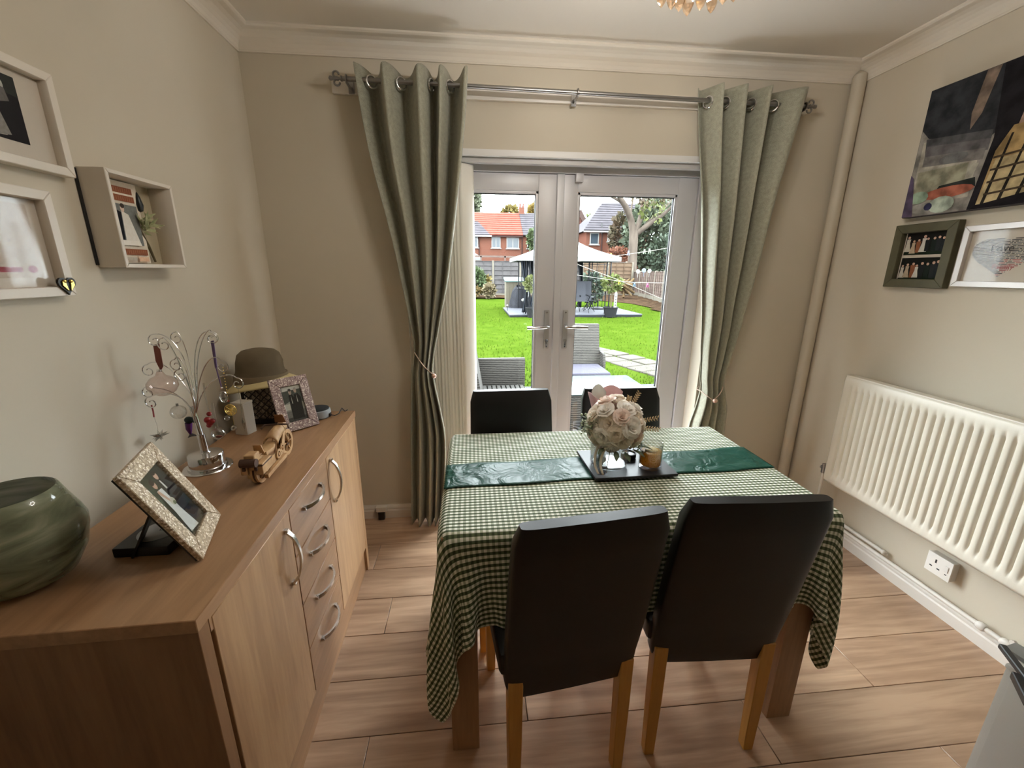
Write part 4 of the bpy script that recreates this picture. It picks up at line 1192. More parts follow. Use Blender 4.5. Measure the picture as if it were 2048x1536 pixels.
cg = MB()
cg.v = [tuple(q) for q in Q]
cg.f = [(i*ny+j, (i+1)*ny+j, (i+1)*ny+j+1, i*ny+j+1) for i in range(nx-1) for j in range(ny-1)]
cg.m = [0]*len(cg.f)
cg.uv = {i*ny+j: (i*hh, j*hh) for i in range(nx) for j in range(ny)}
co_ = cg.build('tablecloth', gingham('green_gingham'), smooth=True, solid=.0016, fixn=False, auto=False, label='green and white gingham cloth draped over the dining table', cat='tablecloth')
sbm = co_.modifiers.new('smooth', 'SUBSURF'); sbm.levels = 1; sbm.render_levels = 1
TC = TZ+.0055

# satin runner
def satin(name):
    m, nt, b = new_mat(name)
    co = coords(nt, 'Object', (1, 1, 1))
    n = nd(nt, 'ShaderNodeTexNoise', Scale=14.0, Detail=3.0, Distortion=.8); nt.links.new(co, n.inputs['Vector'])
    b.inputs['Base Color'].default_value = rgba((16, 68, 56))
    b.inputs['Roughness'].default_value = .4
    b.inputs['Specular IOR Level'].default_value = .28
    bumpn(nt, b, n.outputs['Fac'], .8, .016)
    return m
def run(u, v):
    x = TX0+.002+(TX1-TX0-.004)*u
    y = -1.062+.045*u+(.158+.012*u)*v+.004*math.sin(u*21)
    z = TC+.0015+.0035*(.5+.5*math.sin(u*26+3*v+math.sin(u*11)*2))*(.35+.65*abs(math.sin(u*9+v*2)))
    if u < .012 or u > .988: z = TC+.0012
    return (x, y, z)
MB().grid(120, 16, run).build('table_runner', satin('emerald_satin'), smooth=True, solid=.0012, fixn=False, auto=False, label='emerald green satin runner across the table', cat='table runner')
TR = TC+.0065
# slate tray
MB().obox((1.491, -.955, TR+.005), (1, .03, 0), (-.03, 1, 0), (0, 0, 1), .276, .212, .009).build('slate_board', mat('black_slate', (30, 28, 30), .42, spec=.35), bevel=.0015, seg=1, label='thin black slate serving board in the middle of the table', cat='serving board')
ZS = TR+.0098
# fluted vase
vz = [(0, 0), (.05, 0), (.058, .004), (.061, .012), (.061, .075), (.058, .082), (.056, .082), (.0575, .074), (.0575, .014), (.052, .009), (0, .008)]
MB().lathe(vz, 72, (1.430, -.968, ZS), rfn=lambda a, z: 1+(.022*math.cos(24*a) if .01 < z < .076 else 0)).build('flower_vase', M['clear'], smooth=True, label='low fluted clear glass vase on the slate board', cat='vase')
# roses
rosem = [mat('rose_cream', (252, 246, 236), .7, c2=(246, 234, 218), nscale=30, sheen=.3), mat('rose_blush', (250, 238, 230), .7, c2=(242, 220, 206), nscale=30, sheen=.3), mat('rose_ivory', (254, 252, 248), .7, c2=(250, 244, 236), nscale=30, sheen=.3)]
for rm_ in rosem:
    nt_ = rm_.node_tree; bs_ = nt_.nodes['Principled BSDF']; ou_ = nt_.nodes['Material Output']
    tl_ = nt_.nodes.new('ShaderNodeBsdfTranslucent'); mx_ = nt_.nodes.new('ShaderNodeMixShader'); mx_.inputs[0].default_value = .3
    nt_.links.new(bs_.inputs['Base Color'].links[0].from_socket, tl_.inputs[0])
    nt_.links.new(bs_.outputs[0], mx_.inputs[1]); nt_.links.new(tl_.outputs[0], mx_.inputs[2]); nt_.links.new(mx_.outputs[0], ou_.inputs[0])
def rose_mesh(seed):
    rg = random.Random(seed)
    g = MB()
    for ring, (n, r0, hgt, flare, cup) in enumerate(((2, .0035, .020, .0, 1.0), (3, .007, .021, .003, .95), (4, .011, .021, .008, .85), (5, .015, .019, .014, .7), (6, .018, .015, .020, .5))):
        for k in range(n):
            a0 = 2*PI*k/n+ring*.7+rg.uniform(-.2, .2)
            wd = 2*PI/n*1.35 if n > 2 else 3.6
            hh_ = hgt*rg.uniform(.9, 1.1)
            def fn(u, v, a0=a0, wd=wd, hh_=hh_, r0=r0, flare=flare):
                a = a0+(u-.5)*wd*(.55+.45*math.sin(min(1, v*1.4)*PI/2))
                edge = 1-(2*u-1)**4*.35
                r = r0*(.35+.65*math.sin(v*PI/2))+flare*v**2.2
                z = -.012+hh_*1.35*v*edge-flare*.55*max(0, v-.7)*2
                return (r*math.cos(a), r*math.sin(a), z)
            g.grid(6, 5, fn)
    return g
bq = thing('rose_bouquet', 'ball of cream and blush artificial roses in the fluted vase', 'flowers', (1.447, -.962, ZS+.03))
BC = Vector((1.447, -.962, .905))
protos = [rose_mesh(i).build('rose', rosem[i % 3], bq, smooth=True, fixn=False, auto=False) for i in range(3)]
for p_ in protos:
    me = p_.data
    for v_ in me.vertices: v_.co += OFF[p_.name]     # the three first roses keep their shape about their own centre
gold_a = PI*(3-math.sqrt(5))
spots = []
nR = 34
for i in range(nR):
    zz = 1-1.62*(i+.5)/nR
    r = math.sqrt(max(0, 1-zz*zz)); a = i*gold_a+.4
    spots.append(Vector((r*math.cos(a), r*math.sin(a), zz)))
for i, d in enumerate(spots):
    jr = random.uniform(.88, 1.12)+(.10 if d.z > .75 else 0)
    p = BC+Vector((d.x*.082, d.y*.078, d.z*.074))*jr
    q = d.to_track_quat('Z', 'Y')
    sc_ = random.uniform(.78, 1.02)
    e = q.to_euler()
    if i < 3:
        o = protos[i]; o.location = p-OFF[bq.name]; o.rotation_euler = e; o.scale = (sc_,)*3
    else:
        share('rose', protos[random.choice((0, 0, 1, 2))], p, bq, e, (sc_,)*3)
lf_m = mat('rose_leaf', (62, 78, 54), .6, c2=(84, 96, 70), nscale=30)
def leafmesh(L=.045, Wd=.018):
    return MB().grid(4, 6, lambda u, v: ((u-.5)*Wd*math.sin(PI*(.08+.92*v)), L*v, .012*math.sin(v*2)-abs(u-.5)*.006))
for p, d in (((1.37, -.985, .90), (-1, -.2, .1)), ((1.365, -.96, .885), (-1, .1, -.1)), ((1.372, -.94, .91), (-1, .3, .3)), ((1.49, -1.02, .845), (.5, -.7, -.5)), ((1.46, -1.03, .84), (.0, -1, -.6)), ((1.515, -1.0, .85), (.9, -.4, -.5)), ((1.43, -1.03, .845), (-.3, -1, -.7)), ((1.40, -1.01, .85), (-.8, -.7, -.5)), ((1.52, -.93, .87), (1, 0, -.2))):
    m_ = leafmesh().build('leaf', lf_m, bq, smooth=True, fixn=False)
    for v_ in m_.data.vertices: v_.co += OFF[m_.name]
    m_.location = Vector(p)-OFF[bq.name]; m_.rotation_euler = Vector(d).to_track_quat('Y', 'Z').to_euler()
# little white filler blossoms, dried sprays and trailing ribbon
g = MB()
for i in range(60):
    p = Vector((1.352, -.965, .908))+Vector((random.gauss(0, .012), random.gauss(0, .015), random.gauss(0, .016)))
    g.sph(p, random.uniform(.0025, .0048), 6, 4)
for i in range(25):
    p = Vector((1.515, -1.0, .838))+Vector((random.gauss(0, .011), random.gauss(0, .01), random.gauss(0, .01)))
    g.sph(p, random.uniform(.002, .004), 6, 4)
g.build('filler_blossom', mat('filler_white', (206, 214, 196), .7, c2=(150, 166, 130), nscale=60), bq, smooth=True, kind='stuff')
spm = mat('dried_spray', (190, 164, 126), .8)
for base, d, L in (((1.52, -.95, .91), Vector((1, .0, .15)), .075), ((1.525, -.96, .895), Vector((1, -.1, -.12)), .07), ((1.50, -.94, .955), Vector((.55, .1, 1)), .06), ((1.49, -.94, .96), Vector((.2, .1, 1)), .035)):
    g = MB(); b0 = Vector(base); d = d.normalized()
    g.tube([b0-d*.02, b0+d*L], .0009, 5)
    sdv = d.cross(Vector((0, 1, 0))).normalized()
    for k in range(14):
        q = b0+d*(L*(.2+.8*k/13)); s_ = 1 if k % 2 else -1
        g.lathe([(0, 0), (.0028, .005), (0, .012)], 5, q, axis=(d*.6+sdv*s_).normalized())
    g.build('dried_spray', spm, bq)
for k, (x0, y0, x1, y1) in enumerate(((1.383, -1.0, 1.372, -1.045), (1.40, -1.02, 1.385, -1.052))):
    MB().grid(4, 12, lambda u, v: (x0+(x1-x0)*v-.022*math.sin(v*PI)*.6+(u-.5)*(.010-.003*v), y0+(y1-y0)*v, .855+(ZS+.003-.855)*v+.002*math.sin(v*7))).build('ribbon', mat('ivory_ribbon_%d' % k, (232, 222, 206), .6), bq, smooth=True, solid=.0006, fixn=False)
MB().tube([(1.41, -1.03, .85), (1.402, -1.035, .80), (1.40, -1.04, ZS+.004)], .0012, 5).build('stem', mat('olive_stem', (98, 92, 70), .7), bq)
# paper wrapped posy behind
po = thing('paper_posy', 'small posy wrapped in pink and white tissue behind the roses', 'posy', (1.40, -.845, TR))
pk = mat('pink_tissue', (206, 164, 166), .7); wt = mat('white_tissue', (206, 212, 206), .7)
PB, PT = Vector((1.44, -.86, TR)), Vector((1.447, -.845, 1.0))
for k, (a0, a1, hgt, rad, m_) in enumerate(((2.2, 4.2, .225, .056, pk), (1.2, 2.6, .245, .048, wt), (.2, 1.6, .238, .058, pk), (3.6, 5.4, .212, .052, pk), (5.0, 6.6, .22, .052, pk))):
    def pf(u, v, a0=a0, a1=a1, hgt=hgt, rad=rad, k=k):
        a = a0+(a1-a0)*u
        r = .006+rad*v**1.2+.004*math.sin(u*9+k)*v
        hz = hgt*(1-.10*abs(2*u-1)**1.5*(k % 2)-.07*(2*u-1)**2)
        c = PB.lerp(PT, v)
        return (c.x+r*math.cos(a), c.y+r*math.sin(a)*.8, TR+hz*v)
    MB().grid(9, 7, pf).build('tissue', m_, po, smooth=True, solid=.0006, fixn=False)
g = MB()
for i in range(26):
    a = random.random()*6.28; r = .03*math.sqrt(random.random())
    g.sph((1.447+r*math.cos(a), -.848+r*math.sin(a)*.8, TR+.185+random.random()*.02), random.uniform(.006, .009), 7, 5)
g.build('blossom', mat('apricot_blossom', (216, 170, 118), .7, c2=(196, 140, 88), nscale=50), po, smooth=True, kind='stuff')
# tumbler candle
tm = thing('tumbler', 'clear glass tumbler with an amber seeded candle on the slate board', 'glass', (1.560, -1.0, ZS))
TP = (1.560, -1.0, ZS)
MB().lathe([(0, 0), (.034, 0), (.0365, .003), (.0368, .085), (.0352, .0865), (.034, .085), (.0335, .012), (.028, .009), (0, .009)], 36, TP).build('glass', M['clear'], tm, smooth=True)
amb, nt, b = new_mat('amber_wax')
vv_ = nd(nt, 'ShaderNodeTexVoronoi', Scale=190.0); nt.links.new(coords(nt), vv_.inputs['Vector'])
nt.links.new(ramp(nt, vv_.outputs['Distance'], [(.10, (96, 62, 20)), (.22, (232, 176, 72)), (1, (244, 204, 112))]), b.inputs['Base Color'])
b.inputs['Roughness'].default_value = .2
tl_ = nt.nodes.new('ShaderNodeBsdfTranslucent'); mx_ = nt.nodes.new('ShaderNodeMixShader'); mx_.inputs[0].default_value = .65
nt.links.new(b.inputs['Base Color'].links[0].from_socket, tl_.inputs[0]); nt.links.new(b.outputs[0], mx_.inputs[1]); nt.links.new(tl_.outputs[0], mx_.inputs[2]); nt.links.new(mx_.outputs[0], nt.nodes['Material Output'].inputs[0])
MB().lathe([(0, .010), (.030, .010), (.0333, .014), (.0337, .056), (.031, .0585), (.02, .059), (0, .060)], 32, TP).build('wax', amb, tm, smooth=True)
MB().lathe([(0, .060), (.018, .060), (.021, .0615), (.018, .064), (0, .065)], 24, TP).build('floating_slice', mat('citrus_slice', (226, 206, 150), .35), tm, smooth=True)
cs = thing('tea_light', 'low round black tea light holder beside the tumbler', 'candle holder', (1.515, -.925, ZS))
MB().lathe([(0, 0), (.024, 0), (.026, .004), (.026, .018), (.022, .019), (.021, .012), (0, .012)], 26, (1.515, -.925, ZS)).build('holder', M['black'], cs, smooth=True)
MB().lathe([(0, .0122), (.02, .0122), (.02, .015), (0, .0155)], 20, (1.515, -.925, ZS)).build('wax', mat('dark_wax', (40, 40, 44), .4), cs, smooth=True)

# ================================================================== CHAIRS
def make_chair(label, loc, rot):
    t = thing('dining_chair', label, 'chair', loc, rot, group='black leather dining chairs', local=True)
    # back panel, wrapped, raked
    yb = lambda z: -.218-.19*max(0, z-.40)+(.02*max(0, .5-z))
    g = MB()
    NZ = 12
    prof = []
    n = 40
    vs, fs = [], []
    for j in range(NZ+1):
        z = .335+(.895-.335)*j/NZ
        hw_ = .176+.004*math.sin(j/NZ*PI)
        th = .026
        e = min(1, min(j, NZ-j)/1.0)
        for k in range(n):
            a = 2*PI*k/n
            c_, s_ = math.cos(a), math.sin(a)
            ex = 9 if True else 2
            x = math.copysign(abs(c_)**(2/ex), c_)*(hw_-(0 if e else .012))
            y = math.copysign(abs(s_)**(2/5), s_)*(th-(0 if e else .010))
            vs.append((x, yb(z)+th+y+.003*(1-(x/hw_)**2)*(-1), z+(.0 if j != NZ else -.0)))
    for j in range(NZ):
        for k in range(n):
            l = (k+1) % n
            fs.append((j*n+k, j*n+l, (j+1)*n+l, (j+1)*n+k))
    fs += [tuple(range(n-1, -1, -1)), tuple(NZ*n+k for k in range(n))]
    g.add(vs, fs).build('backrest', M['leather'], t, smooth=True, auto=50)
    MB().box(-.19, .19, -.20, .205, .405, .475).build('seat', M['leather'], t, bevel=.022, seg=4)
    MB().box(-.165, .165, -.17, .17, .365, .405).build('seat_frame', M['chairleg'], t)
    for sx in (-1, 1):
        x = sx*.152
        g = MB()
        vs = []
        for z, yy, wv in ((0, -.205, .0145), (.20, -.203, .0175), (.40, -.200, .019)):
            vs += [(x-wv, yy-wv, z), (x+wv, yy-wv, z), (x+wv, yy+wv, z), (x-wv, yy+wv, z)]
        fs = [(0, 3, 2, 1), (8, 9, 10, 11)]
        for j in range(2):
            for k in range(4): fs.append((j*4+k, j*4+(k+1) % 4, j*4+4+(k+1) % 4, j*4+4+k))
        g.add(vs, fs).build('leg', M['chairleg'], t, bevel=.002, seg=1)
        g = MB(); vs = []
        for z, wv in ((0, .014), (.40, .020)):
            vs += [(x-wv, .175-wv, z), (x+wv, .175-wv, z), (x+wv, .175+wv, z), (x-wv, .175+wv, z)]
        g.add(vs, [(0, 3, 2, 1), (4, 5, 6, 7)]+[(k, (k+1) % 4, 4+(k+1) % 4, 4+k) for k in range(4)]).build('leg', M['chairleg'], t, bevel=.002, seg=1)
    return t
ch = make_chair('black leather dining chair at the near side of the table, turned slightly, nearer the sideboard', (1.198, -1.174, 0), .12)
c2 = copy_tree(ch); c2.location = (1.646, -1.134, 0); c2.rotation_euler.z = -.05
c2['label'] = 'black leather dining chair at the near side of the table, nearer the radiator'
c3 = copy_tree(ch); c3.location = (1.152, -.765, 0); c3.rotation_euler.z = PI+.02
c3['label'] = 'black leather dining chair at the far side of the table, beside the left curtain'
c4 = copy_tree(ch); c4.location = (1.635, -.765, 0); c4.rotation_euler.z = PI-.01
c4['label'] = 'black leather dining chair at the far side of the table, behind the roses'

# ------------------------------------------------------------------ grey unit at the lower right
cx_, cy_ = 2.306, -1.508
gu = thing('grey_cupboard', 'pale grey low cupboard at the lower right edge', 'cupboard', (cx_+.3, cy_-.3, 0))
gm = mat('pale_grey_paint', (196, 192, 184), .7, bump=.1, bscale=200)
MB().box(cx_, W-.035, cy_-.55, cy_, 0, .435).build('carcass', gm, gu, bevel=.004)
MB().box(cx_-.002, W-.033, cy_-.552, cy_+.002, .435, .447).build('top', gm, gu, bevel=.004)
MB().box(cx_-.012, cx_, cy_-.54, cy_-.02, .05, .42).build('door', gm, gu, bevel=.003)
bh = thing('phone_stand', 'black plastic folding stand lying on the grey cupboard', 'stand', (cx_+.05, cy_-.06, .447))
a, b_ = at(2004, 1292, 'z', .475), at(2062, 1368, 'z', .475)
MB().bar(a, b_, .016, .014).build('arm', M['black'], bh, bevel=.005, seg=3)
a2, b2 = at(2034, 1352, 'z', .465), at(2064, 1412, 'z', .465)
MB().bar(a2, b2, .022, .02).build('clamp', M['black'], bh, bevel=.005, seg=3)
a3, b3 = at(2018, 1292, 'z', .455), at(2080, 1330, 'z', .455)
MB().bar(a3, b3, .05, .012).build('cradle', mat('grey_plastic', (120, 120, 118), .3), bh, bevel=.003)

# ------------------------------------------------------------------ chandelier
CX, CY = 1.53, -1.10
chd = thing('chandelier', 'gold ceiling light hung with amber crystal drops', 'chandelier', (CX, CY, 1.95))
brass = mat('polished_brass', (200, 160, 96), .22, 1.0)
MB().lathe([(0, H-.001), (.055, H-.001), (.055, H-.012), (.02, H-.022), (.008, H-.03), (.008, 2.12), (.02, 2.11), (.02, 2.09), (0, 2.085)], 24, (CX, CY, 0)).build('ceiling_rose', brass, chd, smooth=True)
for r, z in ((.135, 2.112), (.08, 2.075)):
    MB().tube([(CX+r*math.cos(a), CY+r*math.sin(a), z) for a in np.linspace(0, 2*PI, 37)[:-1]], .005, 8, closed=True).build('ring', brass, chd, smooth=True)
for k in range(4):
    a = k*PI/2+.5
    MB().tube([(CX, CY, 2.105), (CX+.08*math.cos(a), CY+.08*math.sin(a), 2.075), (CX+.135*math.cos(a), CY+.135*math.sin(a), 2.112)], .004, 6).build('arm', brass, chd, smooth=True)
crys = glass('amber_crystal', (.98, .84, .70), .22)
cd = MB().lathe([(0, -.062), (.009, -.052), (.014, -.040), (.012, -.030), (.004, -.006), (.0015, 0)], 6, (0, 0, 0))
first = None
for r, z, n, ph in ((.135, 2.105, 16, 0), (.08, 2.068, 9, .2)):
    for k in range(n):
        a = 2*PI*k/n+ph
        p = (CX+r*math.cos(a), CY+r*math.sin(a), z)
        if first is None:
            first = cd.build('crystal_drop', crys, chd)
            for v_ in first.data.vertices: v_.co += OFF[first.name]
            first.location = Vector(p)-OFF[chd.name]; first.rotation_euler = (0, 0, a)
        else: share('crystal_drop', first, p, chd, (0, 0, a+random.uniform(-.5, .5)))
bm_, nt, b = new_mat('bulb_glow')
b.inputs['Emission Color'].default_value = (1, .95, .88, 1); b.inputs['Emission Strength'].default_value = BULB
b.inputs['Base Color'].default_value = (1, .9, .8, 1)
for k in range(6):
    a = k*PI/3+.35
    p = Vector((CX+.13*math.cos(a), CY+.13*math.sin(a), 2.135))
    MB().lathe([(0, -.018), (.014, -.013), (.019, 0), (.013, .016), (.006, .026), (0, .027)], 12, p).build('bulb', bm_, chd, smooth=True)

# ================================================================== THE GARDEN
G0 = -.2
ALB[0] = .235
DEF_SPEC[0] = .08
def fbm_mat(name, cs, scale=3.0, rough=.9, bump=.5, bd=.02, bs=40, kind='Object'):
    m, nt, b = new_mat(name)
    co = coords(nt, kind)
    n = nd(nt, 'ShaderNodeTexNoise', Scale=float(scale), Detail=8.0, Roughness=.7); nt.links.new(co, n.inputs['Vector'])
    st = [(.3+.4*i/(len(cs)-1), c) for i, c in enumerate(cs)]
    nt.links.new(ramp(nt, n.outputs['Fac'], st), b.inputs['Base Color'])
    b.inputs['Roughness'].default_value = rough; b.inputs['Specular IOR Level'].default_value = .0
    n2 = nd(nt, 'ShaderNodeTexNoise', Scale=float(bs), Detail=4.0); nt.links.new(co, n2.inputs['Vector'])
    bumpn(nt, b, n2.outputs['Fac'], bump, bd)
    return m
grass_m = fbm_mat('lawn_grass', [(74, 100, 28), (86, 112, 34), (102, 124, 44)], 2.2, .9, .3, .02, 25)
MB().box(-30, 45, .28, 75, -.5, -.26).build('garden_ground', mat('garden_soil', (70, 56, 44), .95), kind='structure', label='soil under the garden', cat='ground')
def lawn_fn(u, v):
    y = 3.3+(25.2-3.3)*v
    x1 = 10.6 if y > 17 else 10.6-.15*(17-y)
    if y < 14: x1 = 9.6+.1*(14-y)
    x = -12+(x1+12)*u
    return (x, y, G0+.02*math.sin(x*1.3)*math.sin(y*.9))
MB().grid(60, 60, lawn_fn).build('lawn', grass_m, smooth=True, fixn=False, kind='structure', label='bright green mown lawn', cat='lawn')
# tufts of grass standing on the lawn
g = MB()
for i in range(9000):
    y = 3.35+(rng.random()**1.8)*16
    x = -.5+rng.random()*(3.5+y*.55)
    hgt = .03+.035*rng.random(); a = rng.random()*PI; l = .012
    dx, dy = l*math.cos(a), l*math.sin(a)
    tx, ty = rng.normal(0, .012), rng.normal(0, .012)
    g.add([(x-dx, y-dy, G0-.01), (x+dx, y+dy, G0-.01), (x+tx, y+ty, G0+hgt)], [(0, 1, 2)])
g.build('grass', fbm_mat('grass_blades', [(92, 122, 34), (104, 134, 40), (120, 146, 54)], 1.3), kind='stuff', fixn=False, label='short grass blades standing on the lawn', cat='grass')
# patio slabs
pa = MB().box(-6, 8, .29, 3.3, -.26, -.168).build('patio', mat('patio_joint', (62, 60, 60), .9), kind='structure', label='grey paved patio outside the doors', cat='patio')
slab_m = mat('patio_slab', (98, 98, 100), .7, c2=(84, 84, 88), nscale=6, bump=.3, bscale=60)
s0 = None
for i in range(-2, 9):
    for j in range(5):
        p = (i*.6+.3, .3+j*.6+.3, -.168)
        if s0 is None:
            s0 = MB().box(-.295, .295, -.295, .295, 0, .02).build('slab', slab_m, pa, bevel=.004, seg=1)
            for v_ in s0.data.vertices: v_.co += OFF[s0.name]
            s0.location = Vector(p)-OFF[pa.name]
        else: share('slab', s0, p, pa)
ZP = -.148
# outdoor rug with leaf print
rg_p = [((214, 214, 214), rect(0, 1, 0, 1))]
for i in range(330):
    a, b = random.random(), random.random()
    rg_p.append(((44, 46, 50), ell(a, b, .030, .0075, 6, random.random()*PI)))
flat('outdoor_rug', (1.25, 1.05, ZP+.004), (1, 0, 0), (0, 1, 0), 2.0, 1.9, rg_p, None, nrm=(0, 0, 1), step=.000004, label='black and white leaf patterned rug on the patio', cat='rug')

# ------------------------------------------------------------------ rattan furniture
def rattan(name, c1, c2):
    m, nt, b = new_mat(name)
    co = coords(nt, 'Object', (1, 1, 1))
    sp_ = nt.nodes.new('ShaderNodeSeparateXYZ'); nt.links.new(co, sp_.inputs[0])
    w = nd(nt, 'ShaderNodeTexWave', Scale=14.0, Distortion=1.5); w.bands_direction = 'Z'
    w.inputs['Detail Scale'].default_value = 3.0
    nt.links.new(co, w.inputs['Vector'])
    w2 = nd(nt, 'ShaderNodeTexNoise', Scale=45.0, Detail=2.0); nt.links.new(co, w2.inputs['Vector'])
    mu = nd(nt, 'ShaderNodeMath', operation='MULTIPLY_ADD'); mu.inputs[1].default_value = .5
    nt.links.new(w2.outputs['Fac'], mu.inputs[0]); nt.links.new(w.outputs['Fac'], mu.inputs[2])
    nt.links.new(ramp(nt, mu.outputs[0], [(.3, c2), (.95, c1)]), b.inputs['Base Color'])
    b.inputs['Roughness'].default_value = .7; b.inputs['Specular IOR Level'].default_value = .1
    bumpn(nt, b, mu.outputs[0], .6, .006)
    return m
rat = rattan('grey_rattan', (118, 114, 108), (74, 71, 68))
rat2 = mat('rattan_edge', (110, 108, 104), .7)
cush = mat('lavender_grey_cushion', (118, 116, 132), .9)
ch_r = thing('rattan_armchair', 'high backed grey rattan armchair with a lilac cushion on the patio', 'armchair', (2.45, 3.25, ZP))
bx0, bx1 = at(1100, 650, 'y', 3.45).x, at(1201, 648, 'y', 3.45).x
zt = at(1180, 649, 'y', 3.45).z
zs = at(1180, 729, 'y', 3.30).z
MB().prism([(bx0, 3.36, zs-.12), (bx1, 3.36, zs-.12), (bx1, 3.50, zt), (bx0, 3.50, zt)], (0, .07, 0)).build('backrest', rat, ch_r, bevel=.01)
MB().box(bx0+.03, bx1-.03, 2.80, 3.36, zs-.08, zs).build('cushion', cush, ch_r, bevel=.025, seg=3)
MB().box(bx0+.01, bx1-.01, 2.80, 3.38, ZP+.10, zs-.08).build('seat_base', rat, ch_r, bevel=.01)
for x in (bx0-.04, bx1):
    MB().prism([(x, 3.22, ZP+.08), (x, 3.42, ZP+.08), (x, 3.46, zs+.18), (x, 3.26, zs+.15), (x, 3.22, zs+.05)], (.035, 0, 0)).build('armrest', rat, ch_r, bevel=.008)
for x in (bx0, bx1-.04):
    for y in (2.82, 3.36):
        MB().box(x, x+.04, y, y+.04, ZP, ZP+.11).build('foot', M['black'], ch_r)
# two seater on the left, its far arm towards the lawn
ls = thing('rattan_sofa', 'grey rattan sofa seen side on beside the left door leaf', 'sofa', (1.15, 2.2, ZP))
A0, A1 = at(960, 737, 'y', 2.62), at(1050, 716, 'y', 2.62)
sz = at(1000, 775, 'y', 2.5).z
lx0, lx1 = A0.x-.02, A1.x
MB().box(lx0, lx1, 2.60, 2.67, ZP+.08, A1.z).build('armrest', rat, ls, bevel=.008)
MB().box(lx0, lx1, 1.20, 1.27, ZP+.08, A1.z).build('armrest', rat, ls, bevel=.008)
tp = at(945, 690, 'y', 2.6)
MB().prism([(lx0, 1.2, ZP+.1), (lx0+.07, 1.2, ZP+.1), (tp.x+.035, 1.2, tp.z), (tp.x-.03, 1.2, tp.z)], (0, 1.47, 0)).build('backrest', rat, ls, bevel=.01)
MB().box(lx0+.02, lx1-.01, 1.27, 2.60, ZP+.08, sz-.03).build('seat_base', rat, ls, bevel=.006)
ns = 9
for k in range(ns):
    x = lx0+.05+(lx1-lx0-.06)*k/ns
    MB().box(x, x+(lx1-lx0-.06)/ns-.012, 1.27, 2.60, sz-.03, sz).build('seat_slat', mat('pale_slat', (126, 124, 120), .7) if k == 0 else bpy.data.materials['pale_slat'], ls, bevel=.004, seg=1)
for x in (lx0+.02, lx1-.06):
    for y in (1.22, 2.61): MB().box(x, x+.04, y, y+.04, ZP, ZP+.09).build('foot', M['black'], ls)
# glass topped table
gt = thing('patio_table', 'low rattan patio table with a pale glass top', 'table', (2.3, 1.95, ZP))
gz = .27
q1, q2, q3 = at(1110, 756, 'z', gz), at(1250, 750, 'z', gz), at(1284, 772, 'z', gz)
gx0, gx1, gy0, gy1 = q1.x, q2.x+.02, q3.y-.25, q2.y
MB().box(gx0, gx1, gy0, gy1, gz-.008, gz).build('glass_top', mat('frosted_glass', (146, 166, 164), .08, spec=.25), gt, bevel=.002)
MB().box(gx0+.01, gx1-.01, gy0+.01, gy1-.01, gz-.27, gz-.009).build('rim', rat, gt, bevel=.006)
for x in (gx0+.01, gx1-.06):
    for y in (gy0+.01, gy1-.06): MB().box(x, x+.05, y, y+.05, ZP, gz-.27).build('leg', rat, gt)
# ------------------------------------------------------------------ stone path
stone_m = mat('path_stone', (104, 98, 90), .85, c2=(124, 118, 108), nscale=9, bump=.4, bscale=30)
pth = thing('garden_path', 'weathered stone path curving over the lawn', 'path', (4, 4.6, G0), kind='structure')
cl = [(2.9, 7.2), (3.3, 6.3), (3.72, 5.4), (4.0, 4.6), (4.25, 3.9), (4.5, 3.35)]
for i in range(len(cl)-1):
    a, b = Vector((*cl[i], 0)), Vector((*cl[i+1], 0))
    d = (b-a); sd_ = Vector((-d.y, d.x, 0)).normalized()
    for k in range(2):
        for s_ in (0, 1):
            c0 = a+d*(k*.5+.02); c1_ = a+d*(k*.5+.48)
            o0, o1 = (-.44+s_*.44+.015), (-.44+(s_+1)*.44-.015)
            pts = [c0+sd_*o0, c0+sd_*o1, c1_+sd_*o1, c1_+sd_*o0]
            pts = [(p.x+random.uniform(-.02, .02), p.y+random.uniform(-.02, .02), G0-.03) for p in pts]
            MB().prism(pts, (0, 0, .065+random.uniform(0, .012))).build('paving_stone', stone_m, pth, bevel=.01, seg=1)
# ------------------------------------------------------------------ deck and gazebo
dk = thing('garden_deck', 'low grey composite deck under the gazebo', 'deck', (4.8, 14.2, G0))
dkm = mat('grey_decking', (128, 130, 140), .7, c2=(116, 118, 128), nscale=4)
dx0, dx1, dy0, dy1 = 2.36, 7.32, 12.75, 15.9
nb = 14
for k in range(nb):
    y = dy0+(dy1-dy0)*k/nb
    MB().box(dx0, dx1, y+.006, y+(dy1-dy0)/nb-.006, G0+.07, G0+.10).build('deck_board', dkm, dk)
MB().box(dx0+.02, dx1-.02, dy0+.02, dy1-.02, G0-.02, G0+.068).build('substructure', mat('deck_base_grey', (52, 54, 60), .9), dk)  # one dark grey block under all the boards
ZD = G0+.10
gz_ = thing('gazebo', 'white canopied garden gazebo with dark poles and gathered nets', 'gazebo', (4.4, 14.2, ZD))
gl, gr = at(1034, 517, 'y', 12.9), at(1243, 510, 'y', 12.9)
zc = (gl.z+gr.z)/2
CB = (gl.x, gr.x, 12.9, 15.6)
ap_ = at(1130, 468, 'y', 14.25)
canv = mat('white_canvas', (236, 236, 232), .8)
cor = [Vector((CB[0], CB[2], zc)), Vector((CB[1], CB[2], zc)), Vector((CB[1], CB[3], zc)), Vector((CB[0], CB[3], zc))]
apx = Vector(((CB[0]+CB[1])/2, 14.25, ap_.z))
